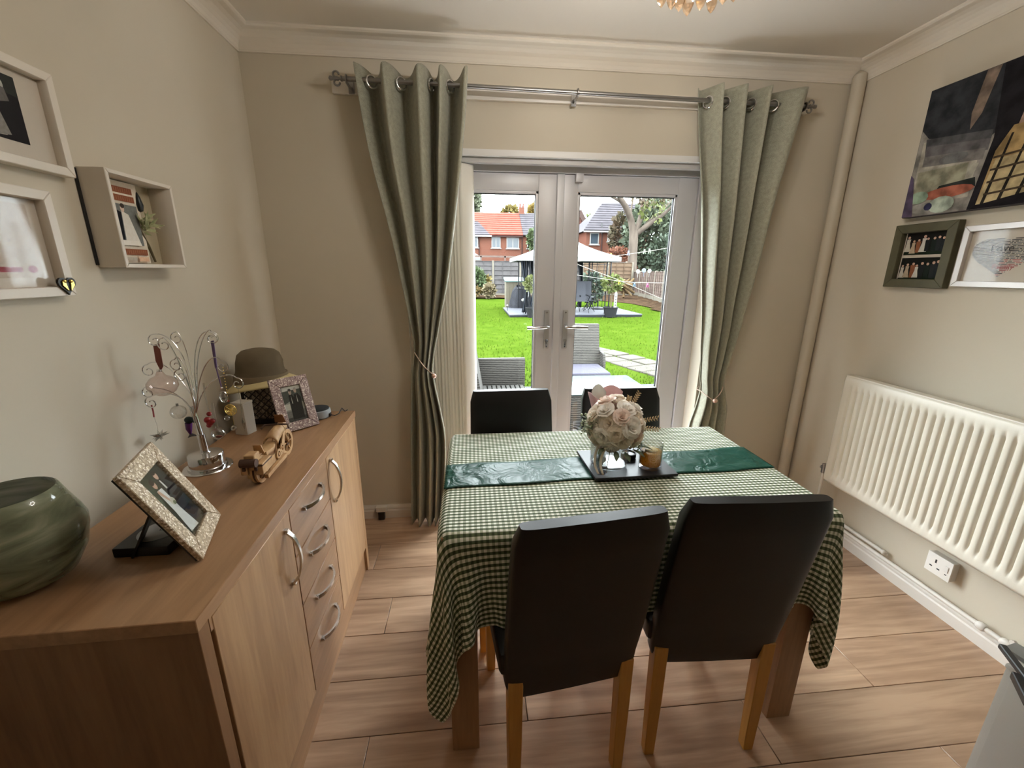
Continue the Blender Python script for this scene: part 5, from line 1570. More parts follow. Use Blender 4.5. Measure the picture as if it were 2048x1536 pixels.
for k in range(4):
    a, b = cor[k], cor[(k+1) % 4]
    MB().grid(6, 6, lambda u, v: a.lerp(b, u).lerp(apx, v)-Vector((0, 0, .10*math.sin(v*PI)))).build('canopy_panel', canv, gz_, smooth=True, solid=.01, fixn=False)
    o_ = (a+b)/2-apx; o_.z = 0; o_.normalize()
    MB().prism([a, b, b-Vector((0, 0, .15)), a-Vector((0, 0, .15))], o_*.015).build('valance', mat('valance_grey', (170, 172, 168), .85) if k == 0 else bpy.data.materials['valance_grey'], gz_)
polem = mat('dark_grey_metal', (48, 50, 56), .5, .3)
for x in (CB[0]+.35, CB[1]-.45):
    for y in (CB[2]+.15, CB[3]-.15):
        for o_ in (0, .14): MB().cyl((x+o_, y, ZD), (x+o_, y, zc-.05), .022, n=8).build('pole', polem, gz_, smooth=True)
    MB().bar((x, CB[2]+.15, zc-.1), (x, CB[3]-.15, zc-.1), .03, .03).build('rail', polem, gz_)
for y in (CB[2]+.15, CB[3]-.15): MB().bar((CB[0]+.35, y, zc-.1), (CB[1]-.45, y, zc-.1), .03, .03).build('rail', polem, gz_)
tx0, tx1 = at(1165, 550, 'y', 15.4).x, at(1222, 550, 'y', 15.4).x
for k in range(5):
    x = tx0+(tx1-tx0)*k/4
    MB().cyl((x, 15.42, ZD), (x, 15.42, zc-.15), .012, n=6).build('trellis_bar', polem, gz_)
for z in (.5, 1.1, 1.7): MB().cyl((tx0, 15.42, z), (tx1, 15.42, z), .012, n=6).build('trellis_bar', polem, gz_)
netm = mat('navy_net', (44, 50, 60), .9, c2=(62, 68, 78), nscale=14)
def net(px, Y, w):
    c = at(px, 560, 'y', Y)
    def fn(u, v):
        z = ZD+.05+(zc-.12-ZD-.05)*v
        ww = w*(.25+.75*abs(v-.42)**.9*1.5)
        return (c.x+(u-.5)*ww+.05*math.sin(v*4), Y+.06*math.sin(u*22+v), z)
    MB().grid(24, 16, fn).build('net_curtain', netm, gz_, smooth=True, solid=.01, fixn=False)
net(1050, 13.1, .28); net(1068, 15.3, .5); net(1161, 15.3, .22)
# storage shed and covered barbecue
sh = thing('storage_shed', 'small beige storage shed with a pale teal lid', 'shed', (2.75, 16.6, G0))
S0, S1, S2 = at(990, 608, 'z', G0), at(1034, 610, 'z', G0), at(1010, 614, 'z', G0)
sx0, sx1, sy0, sy1 = 2.52, 3.30, 16.2, 17.0
zt_ = at(1020, 562, 'y', 16.3).z
for k in range(5):
    a = sx0+(sx1-sx0)*k/5
    MB().box(a+.004, a+(sx1-sx0)/5-.004, sy0-.015, sy0, G0, zt_-.03).build('front_board', mat('shed_beige', (142, 134, 118), .8) if k == 0 else bpy.data.materials['shed_beige'], sh)
MB().box(sx0, sx1, sy0, sy1, G0, zt_-.04).build('shed_body', bpy.data.materials['shed_beige'], sh, bevel=.01)
MB().prism([(sx0-.05, sy0-.08, zt_-.04), (sx1+.05, sy0-.08, zt_-.04), (sx1+.05, sy1+.05, zt_+.10), (sx0-.05, sy1+.05, zt_+.10)], (0, 0, .05)).build('lid', mat('teal_lid', (120, 150, 146), .6), sh)
bb = thing('covered_barbecue', 'barbecue under a wrinkled grey cover beside the shed', 'barbecue', (3.2, 15.95, G0))
def bbq(u, v):
    a = 2*PI*u
    r = .50-.22*v**2-.10*max(0, v-.85)*6
    r *= 1+.10*math.sin(5*a+v*3)*(1-v)+.05*math.sin(11*a)
    return (3.12+r*math.cos(a)*1.0, 16.0-.25+r*math.sin(a)*.5, G0+1.0*min(1, v*1.02)-.06*math.sin(a*2)*v)
MB().grid(40, 12, bbq).build('cover', mat('charcoal_cover', (62, 63, 70), .7, c2=(80, 82, 90), nscale=5), bb, smooth=True, fixn=False)
MB().cyl((3.12, 15.75, G0+.9), (3.12, 15.75, G0+.98), .22, .12, n=16).build('lid_top', mat('charcoal_top', (70, 71, 78), .7), bb)
# heron ornaments
for k, (px, py, Y) in enumerate(((1041, 622, 13.3), (1011, 622, 14.4))):
    b0 = at(px, py, 'z', ZD if k == 0 else G0)
    b0 = Vector((b0.x, Y, ZD if k == 0 else G0))
    hr = thing('heron_ornament' if k == 0 else 'solar_stake', ('white metal heron figure on the deck by the barbecue' if k == 0 else 'short solar light stake in the lawn by the barbecue'), 'ornament', tuple(b0))
    if k == 0:
        MB().tube([b0, b0+Vector((.02, 0, .25)), b0+Vector((.04, 0, .42))], .012, 6).tube([b0+Vector((.08, 0, 0)), b0+Vector((.06, 0, .42))], .012, 6).build('leg', polem, hr)
        MB().sph(b0+Vector((.05, 0, .48)), .10, 12, 8, (1.3, .6, .7)).build('body', mat('pale_metal', (190, 190, 190), .4), hr, smooth=True)
        MB().tube([b0+Vector((.12, 0, .52)), b0+Vector((.20, 0, .66)), b0+Vector((.18, 0, .80)), b0+Vector((.24, 0, .84)), b0+Vector((.34, 0, .80))], [.03, .02, .018, .028, .004], 8).build('neck', bpy.data.materials['pale_metal'], hr, smooth=True)
    else:
        MB().cyl(b0, b0+Vector((0, 0, .28)), .012, n=6).build('stake', polem, hr)
        MB().lathe([(0, 0), (.035, .01), (.035, .05), (0, .07)], 10, b0+Vector((0, 0, .27))).build('lamp_head', bpy.data.materials['pale_metal'], hr, smooth=True)
# reclining chairs, small table, parasol base
def recliner(px, Y, label):
    b0 = at(px, 620, 'y', Y); b0.z = ZD
    t = thing('folding_chair', label, 'chair', tuple(b0), group='folding chairs on the deck')
    fm = bpy.data.materials.get('sling_fabric') or mat('sling_fabric', (96, 98, 106), .8)
    MB().prism([b0+Vector((-.28, 0, .42)), b0+Vector((.28, 0, .42)), b0+Vector((.36, .45, 1.12)), b0+Vector((-.20, .45, 1.12))], (0, .02, .02)).build('backrest', fm, t)
    MB().prism([b0+Vector((-.28, -.45, .42)), b0+Vector((.28, -.45, .42)), b0+Vector((.28, .02, .40)), b0+Vector((-.28, .02, .40))], (0, 0, .02)).build('seat', fm, t)
    for sx in (-.29, .29):
        MB().tube([b0+Vector((sx, -.45, 0)), b0+Vector((sx+.04, .30, .62))], .014, 6).build('leg', polem, t)
        MB().tube([b0+Vector((sx, .35, 0)), b0+Vector((sx, -.45, .60))], .014, 6).build('leg', polem, t)
        MB().tube([b0+Vector((sx, -.45, .61)), b0+Vector((sx+.02, .15, .64))], .018, 6).build('armrest', polem, t)
recliner(1157, 13.75, 'grey sling folding chair on the deck beside the door handle')
recliner(1168, 14.25, 'grey sling folding chair on the deck next to the small table')
b0 = at(1176, 612, 'y', 14.6); b0.z = ZD
st = thing('side_table', 'small folding side table on the deck by the sling chairs', 'table', tuple(b0))
MB().box(b0.x-.22, b0.x+.22, b0.y-.22, b0.y+.22, ZD+.50, ZD+.53).build('table_top', mat('table_mesh', (120, 122, 128), .6), st)
for sx in (-1, 1):
    MB().tube([b0+Vector((sx*.18, -.18, 0)), b0+Vector((-sx*.18, -.18, .5))], .012, 6).tube([b0+Vector((sx*.18, .18, 0)), b0+Vector((-sx*.18, .18, .5))], .012, 6).build('leg', polem, st)
b0 = at(1195, 619, 'y', 14.9); b0.z = ZD
ub = thing('parasol_base', 'round black parasol base standing on the deck', 'parasol base', tuple(b0))
MB().lathe([(0, 0), (.26, 0), (.26, .05), (.18, .09), (.05, .11), (0, .11)], 20, b0).build('base', polem, ub, smooth=True)
MB().cyl(b0+Vector((0, 0, .1)), b0+Vector((0, 0, .36)), .028, n=10).build('tube', polem, ub)

# ------------------------------------------------------------------ plants
def leaves(n, pos, size, up=.2, shape='leaf'):
    """n separate leaf blades; pos() gives a position and an outward direction"""
    g = MB()
    for _ in range(n):
        p, d = pos()
        d = Vector(d)+Vector((random.gauss(0, .5), random.gauss(0, .5), random.gauss(0, .5)+up)); d.normalize()
        s_ = d.cross(Vector((random.gauss(0, 1), random.gauss(0, 1), random.gauss(0, 1)))).normalized()
        l = size*random.uniform(.6, 1.4); w = l*.38
        p = Vector(p)
        g.add([p, p+d*l*.5+s_*w, p+d*l, p+d*l*.5-s_*w], [(0, 1, 2, 3)])
    return g
def ball(c, r):
    c = Vector(c); r = Vector(r)
    def f():
        d = Vector((random.gauss(0, 1), random.gauss(0, 1), random.gauss(0, 1))).normalized()
        k = random.uniform(.55, 1.0)
        return c+Vector((d.x*r.x*k, d.y*r.y*k, d.z*r.z*k)), d
    return f
def leafmat(name, a, b):
    m = mat(name, a, .7, c2=b, nscale=1.1, spec=.3, detail=4)
    return m
def shrub(px, py0, py1, Y, wpx, label, m, n=500, size=.12, stems=True):
    b0, t0 = at(px, py1, 'y', Y), at(px, py0, 'y', Y)
    w = abs(at(px+wpx, py0, 'y', Y).x-at(px, py0, 'y', Y).x)/2
    zb = min(b0.z, t0.z)-.05
    zb = max(zb, G0-.02)
    t = thing('garden_shrub', label, 'shrub', (t0.x, Y, zb))
    hgt = t0.z-zb
    leaves(n, ball((t0.x, Y, zb+hgt*.52), (w, w*.9, hgt*.48)), size).build('foliage', m, t, fixn=False)
    g = MB()
    for k in range(5):
        a = k*1.3
        g.tube([(t0.x+.04*math.cos(a), Y+.04*math.sin(a), zb), (t0.x+w*.5*math.cos(a), Y+w*.5*math.sin(a), zb+hgt*.6)], [.02, .006], 5)
    g.build('stem', mat('shrub_stem', (84, 66, 50), .9) if 'shrub_stem' not in bpy.data.materials else bpy.data.materials['shrub_stem'], t)
    return t
gA = leafmat('leaf_mid_green', (70, 94, 48), (108, 128, 76)); gB = leafmat('leaf_grey_green', (90, 106, 84), (132, 144, 114)); gY = leafmat('leaf_yellow', (134, 116, 44), (164, 146, 70)); gO = leafmat('leaf_russet', (116, 78, 56), (96, 100, 60)); gL = leafmat('leaf_lime', (110, 124, 48), (140, 150, 80))
gD = leafmat('leaf_dark_green', (66, 86, 68), (100, 118, 92))
shrub(948, 535, 590, 23.5, 46, 'rounded evergreen shrub at the end of the lawn behind the blind', gA, 1500, .17)
shrub(974, 552, 588, 24.2, 16, 'yellow leaved shrub beside the rounded evergreen', gY, 350, .15)
shrub(950, 572, 592, 22.9, 26, 'low golden border plant in front of the rounded evergreen', leafmat('leaf_gold', (150, 124, 60), (128, 104, 60)), 350, .13)
shrub(978, 570, 592, 22.8, 22, 'tuft of straw coloured grass beside the storage shed', leafmat('leaf_straw', (168, 152, 116), (140, 124, 90)), 300, .2)
shrub(1185, 545, 605, 17.6, 50, 'grey green shrub behind the gazebo trellis', gD, 1300, .15)
shrub(946, 745, 812, 3.0, 14, 'small bright green plant beside the rattan sofa', gL, 250, .05)
shrub(1345, 590, 625, 14.5, 26, 'pale green border plants by the near end of the right fence', leafmat('leaf_pale', (130, 128, 84), (104, 116, 60)), 300, .12)
def potted(px, Y, zpx, label, crownm, sun):
    b0 = at(px, 634, 'y', Y); b0.z = G0
    t = thing('potted_tree', label, 'potted tree', tuple(b0))
    MB().lathe([(0, 0), (.19, 0), (.26, .33), (.28, .34), (.28, .37), (.24, .37), (.23, .31), (0, .31)], 20, b0).build('pot', mat('dark_pot', (52, 53, 56), .7) if 'dark_pot' not in bpy.data.materials else bpy.data.materials['dark_pot'], t, smooth=True)
    cz = at(px, 570, 'y', Y).z
    MB().tube([b0+Vector((0, 0, .3)), b0+Vector((.02, 0, .8)), Vector((b0.x-.01, Y, cz))], [.03, .025, .02], 7).build('trunk', mat('pale_bark', (136, 120, 96), .9) if 'pale_bark' not in bpy.data.materials else bpy.data.materials['pale_bark'], t)
    leaves(420, ball((b0.x, Y, cz+.05), (.34, .3, .26)), .12).build('crown', crownm, t, fixn=False)
    return b0
pb = potted(1220, 12.75, 0, 'potted lollipop tree with a lime crown at the deck corner', gL, 1)
potted(1066, 12.6, 0, 'potted lollipop tree behind the left door handle', leafmat('leaf_lime2', (124, 134, 70), (150, 154, 96)), 0)
lt = thing('garden_totem', 'narrow white lettered totem standing in the corner pot', 'ornament', (pb.x+.12, 12.6, G0+.3))
MB().prism([(pb.x+.06, 12.58, G0+.3), (pb.x+.16, 12.58, G0+.3), (pb.x+.16, 12.58, G0+.85), (pb.x+.11, 12.58, G0+.97), (pb.x+.06, 12.58, G0+.85)], (0, .03, 0)).build('board', mat('totem_white', (214, 214, 208), .6), lt)
for k in range(4): MB().box(pb.x+.085, pb.x+.135, 12.572, 12.579, G0+.42+k*.1, G0+.47+k*.1).build('mark', M['black'], lt)
b0 = at(1262, 628, 'z', G0)
sk = thing('solar_stake', 'thin solar light stake by the corner of the deck', 'garden light', (b0.x, b0.y, G0))
MB().cyl(b0, b0+Vector((0, 0, .22)), .008, n=6).build('stake', mat('lime_plastic', (140, 150, 70), .5), sk)
MB().lathe([(0, 0), (.02, .01), (.02, .04), (0, .05)], 8, b0+Vector((0, 0, .2))).build('lamp_head', bpy.data.materials['lime_plastic'], sk)

# soil border along the right and far fences
soil_m = fbm_mat('border_soil', [(62, 48, 40), (92, 74, 60), (128, 104, 78)], 3.0, .95, .9, .05, 12)
MB().add([(9.3, 13.0, G0-.03), (12.4, 13.0, G0-.03), (12.6, 27.2, G0-.03), (7.3, 27.2, G0-.03), (7.4, 23.4, G0-.03), (8.4, 21.6, G0-.03), (9.4, 18.5, G0-.03)], [(0, 1, 2, 3, 4, 5, 6)])
def soil(u, v):
    y = 12.0+15.2*v
    xl = 8.9 if y < 16 else (9.3-.0*(y-16) if y < 19 else 9.3-.42*(y-19))
    x = xl+(12.6-xl)*u
    return (x, y, G0+.03+.10*u*abs(math.sin(x*3+y*2))*min(1, u*6))
MB().grid(24, 60, soil).build('soil_border', soil_m, smooth=True, fixn=False, kind='structure', label='brown soil border in front of the right fence', cat='soil')
def soil2(u, v): return (-14+(8.5+14)*u, 23.2+3.4*v, G0+.03+.05*abs(math.sin(u*40+v*7)))
MB().grid(40, 8, soil2).build('soil_border', soil_m, smooth=True, fixn=False, kind='structure', label='brown soil border in front of the far fence', cat='soil')
# log heap
for k in range(16):
    c = at(1250+random.uniform(-9, 9), 575+random.uniform(-11, 10), 'y', 22.5+random.uniform(-.3, .3))
    c.z = max(c.z, G0+.08)
    d = Vector((random.uniform(-1, 1), random.uniform(-.3, .3), random.uniform(-.5, .5))).normalized()*random.uniform(.3, .55)
    MB().tube([c-d, c+d], random.uniform(.05, .09), 8).build('log', mat('cut_log', (122, 98, 70), .9, c2=(150, 126, 92), nscale=5) if k == 0 else bpy.data.materials['cut_log'], label='rough cut log in the heap by the right fence', cat='log', group='log heap by the fence')

# ------------------------------------------------------------------ fences
def fence(name, label, pts, ztops, m, postm, nslat, gravel, dirn, battens=0):
    t = thing(name, label, 'fence', (pts[0][0], pts[0][1], G0))
    for i, (p, z) in enumerate(zip(pts, ztops)):
        MB().box(p[0]-.055, p[0]+.055, p[1]-.055, p[1]+.055, G0-.05, z+.04).build('post', postm, t, bevel=.012, seg=1)
    for i in range(len(pts)-1):
        a, b = Vector((*pts[i], 0)), Vector((*pts[i+1], 0))
        d = (b-a).normalized(); nn = Vector((d.y, -d.x, 0))*dirn
        z0, z1 = G0+gravel, min(ztops[i], ztops[i+1])-.02
        c = (a+b)/2; L = (b-a).length-.10
        if gravel: MB().obox(c+Vector((0, 0, G0+gravel/2)), d, nn, EZ, L, .05, gravel).build('gravel_board', postm, t)
        hs = (z1-z0)/nslat
        MB().obox(c+Vector((0, 0, (z0+z1)/2))-nn*.03, d, nn, EZ, L, .01, z1-z0).build('backing', mat('slat_gap_shade', (40, 36, 36), .95) if 'slat_gap_shade' not in bpy.data.materials else bpy.data.materials['slat_gap_shade'], t)  # added dark sheet, its colour stands in for shade between the slats
        for k in range(nslat):
            zz = z0+hs*(k+.5)
            tl = .03
            up = (EZ+nn*-.16).normalized()
            MB().obox(c+Vector((0, 0, zz))+nn*.0, d, nn, up, L, .016, hs*.95).build('slat', m, t)
        for k in range(battens+2):
            q = a+d*(.08+(L-.06)*k/(battens+1)+.0)
            MB().obox(q+nn*.03+Vector((0, 0, (z0+z1)/2)), d, nn, EZ, .035, .03, z1-z0).build('batten', m, t)
        MB().obox(c+Vector((0, 0, z1+.01)), d, nn, EZ, L, .06, .03).build('capping', m, t)
    return t
fgrey = mat('fence_grey', (124, 120, 120), .9, c2=(100, 97, 98), nscale=3); fbrn = mat('fence_brown', (150, 130, 120), .9, c2=(122, 104, 96), nscale=3)
conc = mat('concrete_post', (164, 156, 142), .9, c2=(146, 140, 126), nscale=5)
YF = 26.9
xs_ = [at(986, 522, 'y', YF).x+1.86*k for k in range(-10, 6)]
zF = at(986, 522, 'y', YF).z
fence('garden_fence', 'grey slatted fence with concrete posts across the far end of the garden', [(x, YF) for x in xs_], [zF]*len(xs_), fgrey, conc, 7, .15, 1, 2)
fR = []
for (px, pyt, pyb) in ((1262, 536, 590), (1287, 545, 601), (1324, 534, 610)):
    q = at(px, pyb, 'z', G0); fR.append((q, px, pyt))
ptsR = [(12.35, 26.6), (12.05, 24.75), (11.75, 22.9), (11.4, 21.0), (11.05, 19.15), (10.75, 17.3), (10.45, 15.4), (10.2, 13.5)]
zR = [at(1275, 543, 'y', 23).z]*8
fence('garden_fence', 'brown slatted fence with concrete posts down the right of the garden', ptsR, zR, fbrn, conc, 8, .3, 1, 3)
fence('garden_fence', 'tall brown panel fence behind the gazebo trellis', [(at(1165, 540, 'y', 26.3).x+1.75*k, 26.3) for k in range(3)], [at(1200, 525, 'y', 26.3).z]*3, mat('fence_tan', (140, 118, 98), .9, c2=(120, 98, 80), nscale=2), conc, 8, .15, 1, 2)
# fence top ornaments
for k, (px, py, sh_, c) in enumerate(((1276, 543, 'flower', (214, 214, 208)), (1288, 541, 'disc', (156, 172, 196)), (1299, 542, 'flower', (214, 214, 208)))):
    c0 = at(px, py, 'y', 22.0)
    m_ = mat('fence_ornament_%d' % k, c, .6)
    nm = 'fence_flower' if sh_ == 'flower' else 'fence_disc'
    g = MB()
    if sh_ == 'flower':
        for q in range(6): g.sph(c0+Vector((.075*math.cos(q*PI/3), 0, .075*math.sin(q*PI/3))), .055, 8, 6, (1, .35, 1))
        g.sph(c0, .05, 8, 6)
    else: g.lathe([(0, -.02), (.12, -.02), (.13, 0), (.12, .02), (0, .02)], 20, c0, axis=Vector((0, 1, 0)))
    g.tube([c0-Vector((0, 0, .35)), c0], .012, 5)
    g.build(nm, m_, smooth=True, label=('white daisy ornament on the right fence %s the blue disc' % ('before' if k == 0 else 'after')) if sh_ == 'flower' else 'round pale blue disc ornament on top of the right fence', cat='ornament')

# ------------------------------------------------------------------ washing lines and pegs
linem = mat('white_cord', (206, 202, 190), .7)
q1_, q2_ = at(1118, 500, 'y', 4.62), at(1460, 500, 'y', 4.2)
wl = thing('washing_line', 'white cord washing lines strung across the lawn in front of the gazebo', 'washing line', (q1_.x, 4.62, G0))
for pts in ([(1118, 508, 4.6), (1158, 530, 4.7), (1237, 560, 5.0), (1345, 607, 5.6)], [(1118, 545, 4.6), (1237, 562, 5.0), (1268, 565, 4.9), (1335, 566, 4.6), (1460, 566, 4.2)], [(1118, 528, 4.6), (1225, 513, 4.7), (1300, 502, 4.5), (1348, 494, 4.4), (1460, 478, 4.2)]):
    MB().tube([at(px, py, 'y', Y) for px, py, Y in pts], .004, 5).build('cord', linem, wl, smooth=True)
for q_, Y_ in ((q1_, 4.62), (q2_, 4.2)):
    MB().cyl((q_.x, Y_, G0-.1), (q_.x, Y_, 1.95), .02, n=8).build('post', M['steel'], wl, smooth=True)
    MB().sph((q_.x, Y_, 1.955), .028, 8, 6).build('post_cap', M['black'], wl, smooth=True)
def peg(px, py, Y, col, label, tilt=0.0):
    c = at(px, py, 'y', Y)
    t = thing('clothes_peg', label, 'peg', tuple(c), group='clothes pegs on the washing lines')
    nm = 'peg_%d_%d_%d' % col
    m_ = bpy.data.materials.get(nm) or mat(nm, col, .45)
    ca, sa = math.cos(tilt), math.sin(tilt)
    R2 = lambda x, z: c+Vector((x*ca-z*sa, 0, x*sa+z*ca))
    for s_ in (-1, 1):
        pts = [R2(s_*.003, .030), R2(s_*.012, .028), R2(s_*.012, .0), R2(s_*.022, -.045), R2(s_*.010, -.045), R2(s_*.003, .0)]
        MB().prism([p+Vector((0, -.006, 0)) for p in pts], (0, .012, 0)).build('prong', m_, t)
    MB().tube([R2(.007*math.cos(a), .006+.007*math.sin(a))+Vector((0, -.007, 0)) for a in np.linspace(0, 2*PI, 9)[:-1]], .002, 5, closed=True).build('spring', M['steel'], t)
for px, py, Y, col, lab, tl in ((1238, 563, 5.0, (206, 190, 70), 'yellow clothes peg where the two washing lines cross', .25), (1269, 568, 4.9, (92, 140, 176), 'blue clothes peg on the lower washing line', 0), (1295, 569, 4.75, (196, 70, 140), 'magenta clothes peg on the lower washing line', 0), (1331, 569, 4.6, (120, 180, 110), 'green clothes peg at the edge of the right pane', .3), (1335, 571, 4.6, (190, 130, 196), 'lilac clothes peg at the edge of the right pane', -.2),
                            (1257, 505, 4.6, (150, 160, 196), 'pale blue clothes peg on the upper washing line against the trunk', 0), (1289, 502, 4.55, (178, 200, 168), 'pale green clothes peg on the upper washing line, first right of the trunk', 0), (1299, 501, 4.5, (190, 206, 180), 'pale green clothes peg on the upper washing line, second right of the trunk', .1), (1338, 494, 4.4, (206, 206, 190), 'white clothes peg at the far right of the upper washing line', .5), (1222, 510, 4.7, (196, 186, 110), 'yellow clothes peg at the edge of the gazebo canopy', 0)):
    peg(px, py, Y, col, lab, tl)

# ------------------------------------------------------------------ houses beyond
def brickmat(name, a, b, mortar):
    m, nt, bs = new_mat(name)
    co = coords(nt, 'Object', (1, 1, 1), (PI/2, 0, 0))
    br = nt.nodes.new('ShaderNodeTexBrick')
    br.inputs['Color1'].default_value = rgba(a); br.inputs['Color2'].default_value = rgba(b); br.inputs['Mortar'].default_value = rgba(mortar)
    br.inputs['Scale'].default_value = 1.0; br.inputs['Brick Width'].default_value = .225; br.inputs['Row Height'].default_value = .075; br.inputs['Mortar Size'].default_value = .012
    nt.links.new(co, br.inputs['Vector'])
    n = nd(nt, 'ShaderNodeTexNoise', Scale=1.4, Detail=5.0); nt.links.new(coords(nt), n.inputs['Vector'])
    out = mixc(nt, ramp(nt, n.outputs['Fac'], [(.58, (0, 0, 0)), (.75, (150, 150, 150))]), br.outputs['Color'], rgba((196, 160, 140)))
    nt.links.new(out, bs.inputs['Base Color']); bs.inputs['Roughness'].default_value = .9; bs.inputs['Specular IOR Level'].default_value = .05
    return m
brick = brickmat('red_brick', (150, 78, 58), (134, 66, 50), (150, 128, 112))
upv = mat('house_white', (200, 198, 194), .5)
hglass = mat('house_glass', (84, 96, 106), .15, spec=.25)
def tiled(name, quad, rows, m, parent, thick=.05):
    """roof slope laid in overlapping courses: quad = eave left, eave right, ridge right, ridge left"""
    el, er, rr, rl = [Vector(p) for p in quad]
    nn = (er-el).cross(rl-el).normalized()
    if nn.z < 0: nn = -nn
    for k in range(rows):
        a, b = k/rows, (k+1.12)/rows
        p = [el.lerp(rl, a)+nn*.05, er.lerp(rr, a)+nn*.05, er.lerp(rr, min(b, 1))+nn*.005, el.lerp(rl, min(b, 1))+nn*.005]
        MB().prism(p, nn*.09).build(name, m, parent)
def win(px0, px1, py0, py1, Y, parent, mull=1, transom=0):
    a, b = at(px0, py1, 'y', Y), at(px1, py0, 'y', Y)
    f = MB()
    x0, x1, z0, z1 = a.x, b.x, a.z, b.z
    w = .075
    f.box(x0, x1, Y-.08, Y, z1-w, z1).box(x0, x1, Y-.08, Y, z0, z0+w).box(x0, x0+w, Y-.08, Y, z0+w, z1-w).box(x1-w, x1, Y-.08, Y, z0+w, z1-w)
    for k in range(mull):
        x = x0+(x1-x0)*(k+1)/(mull+1); f.box(x-.035, x+.035, Y-.075, Y, z0+w, z1-w)
    if transom: f.box(x0+w, x1-w, Y-.075, Y, z0+(z1-z0)*.68, z0+(z1-z0)*.68+.06)
    f.box(x0-.08, x1+.08, Y-.16, Y, z0-.07, z0)
    wo = f.build('window', upv, parent)
    MB().box(x0+w, x1-w, Y-.03, Y-.01, z0+w, z1-w).build('pane', hglass, wo)
YH = 40.0
hA = thing('terraced_house', 'red brick house with a bright orange tiled roof seen through the left pane', 'house', (at(990, 500, 'y', YH).x, YH+3, G0))
zE = at(1000, 472, 'y', YH).z
xL, xM, xR = at(560, 480, 'y', YH).x, at(1045, 480, 'y', YH).x, at(1110, 480, 'y', YH).x
MB().box(xL, xM, YH, YH+7, G0, zE).build('wall', brick, hA)
red = mat('orange_tile', (176, 92, 76), .8, c2=(160, 78, 62), nscale=3)
zRg = at(1000, 427, 'y', YH+3.5).z
yR = YH+3.5
x427 = at(1040, 427, 'y', yR).x
tiled('roof_course', [(at(985, 470, 'y', YH).x-.3, YH-.35, zE), (xM, YH-.35, zE), (xM, yR, zRg), (at(930, 420, 'y', yR).x, yR, zRg)], 11, red, hA)
grs = mat('grey_slate', (112, 106, 112), .85, c2=(92, 88, 94), nscale=2)
tiled('roof_course', [(xL, YH-.45, zE-.02), (at(985, 470, 'y', YH).x-.25, YH-.45, zE-.02), (at(938, 420, 'y', yR).x, yR+.05, zRg), (xL, yR+.05, zRg)], 11, grs, hA)
MB().prism([(xL, YH+.3, zE), (xL, YH+7, zE), (xL, yR, zRg)], (xM-xL, 0, 0)).build('roof_core', grs, hA)
MB().box(xL, at(983, 470, 'y', YH).x, YH-.5, YH-.3, zE-.12, zE+.02).build('gutter', upv, hA)
MB().box(at(983, 470, 'y', YH).x, xM, YH-.42, YH-.3, zE-.1, zE).build('gutter', mat('dark_gutter', (84, 60, 56), .6), hA)
win(983, 1001, 473, 496, YH, hA); win(1013, 1038, 475, 497, YH, hA); win(925, 956, 471, 495, YH, hA, 1, 1); win(860, 890, 472, 496, YH, hA); win(790, 820, 472, 496, YH, hA); win(700, 730, 472, 496, YH, hA)
MB().cyl((at(1044, 475, 'y', YH).x, YH-.1, G0), (at(1044, 475, 'y', YH).x, YH-.1, zE), .05, n=8).build('downpipe', bpy.data.materials['dark_gutter'], hA)
MB().cyl((at(958, 475, 'y', YH).x, YH-.1, G0), (at(958, 475, 'y', YH).x, YH-.1, zE), .05, n=8).build('downpipe', bpy.data.materials['dark_gutter'], hA)
c0 = at(1043, 427, 'y', yR)
MB().box(c0.x-.28, c0.x+.28, yR-.3, yR+.3, zRg-.3, at(1043, 415, 'y', yR).z).build('chimney', brick, hA)
for s_ in (-.16, .16): MB().cyl((c0.x+s_, yR, at(1043, 415, 'y', yR).z), (c0.x+s_, yR, at(1043, 407, 'y', yR).z), .09, .075, n=10).build('chimney_pot', mat('terracotta', (160, 84, 66), .8) if 'terracotta' not in bpy.data.materials else bpy.data.materials['terracotta'], hA)
hB = thing('terraced_house', 'brick house with a dark slate roof adjoining the orange roof', 'house', (xR, YH+3, G0))
MB().box(xM+.02, xR+1.5, YH, YH+7, G0, zE).build('wall', brick, hB)
tiled('roof_course', [(xM+.02, YH-.35, zE), (xR+1.6, YH-.35, zE), (xR+1.6, yR, zRg), (xM+.02, yR, zRg)], 11, grs, hB)
MB().prism([(xM+.02, YH+.3, zE), (xM+.02, YH+7, zE), (xM+.02, yR, zRg)], (xR+1.5-xM, 0, 0)).build('roof_core', grs, hB)
win(1054, 1076, 476, 497, YH, hB)
# brown gable in the gap
YG = 46.0
hC = thing('gable_house', 'brown brick gable end between the slate roofs', 'house', (at(1150, 480, 'y', YG).x, YG, G0))
gp = [at(1102, 465, 'y', YG), at(1178, 463, 'y', YG), at(1158, 424, 'y', YG), at(1140, 424, 'y', YG)]
gb = mat('brown_brick', (126, 82, 72), .9, c2=(110, 70, 62), nscale=2)
MB().prism([Vector((gp[0].x, YG, G0)), Vector((gp[1].x, YG, G0)), gp[1], gp[2], gp[3], gp[0]], (0, 6, 0)).build('wall', gb, hC)
MB().bar(gp[1]+Vector((.1, 0, -.05)), gp[2]+Vector((.02, 0, .12)), .5, .16, up=(0, 1, 0)).build('verge', mat('verge_brown', (104, 84, 78), .8), hC)
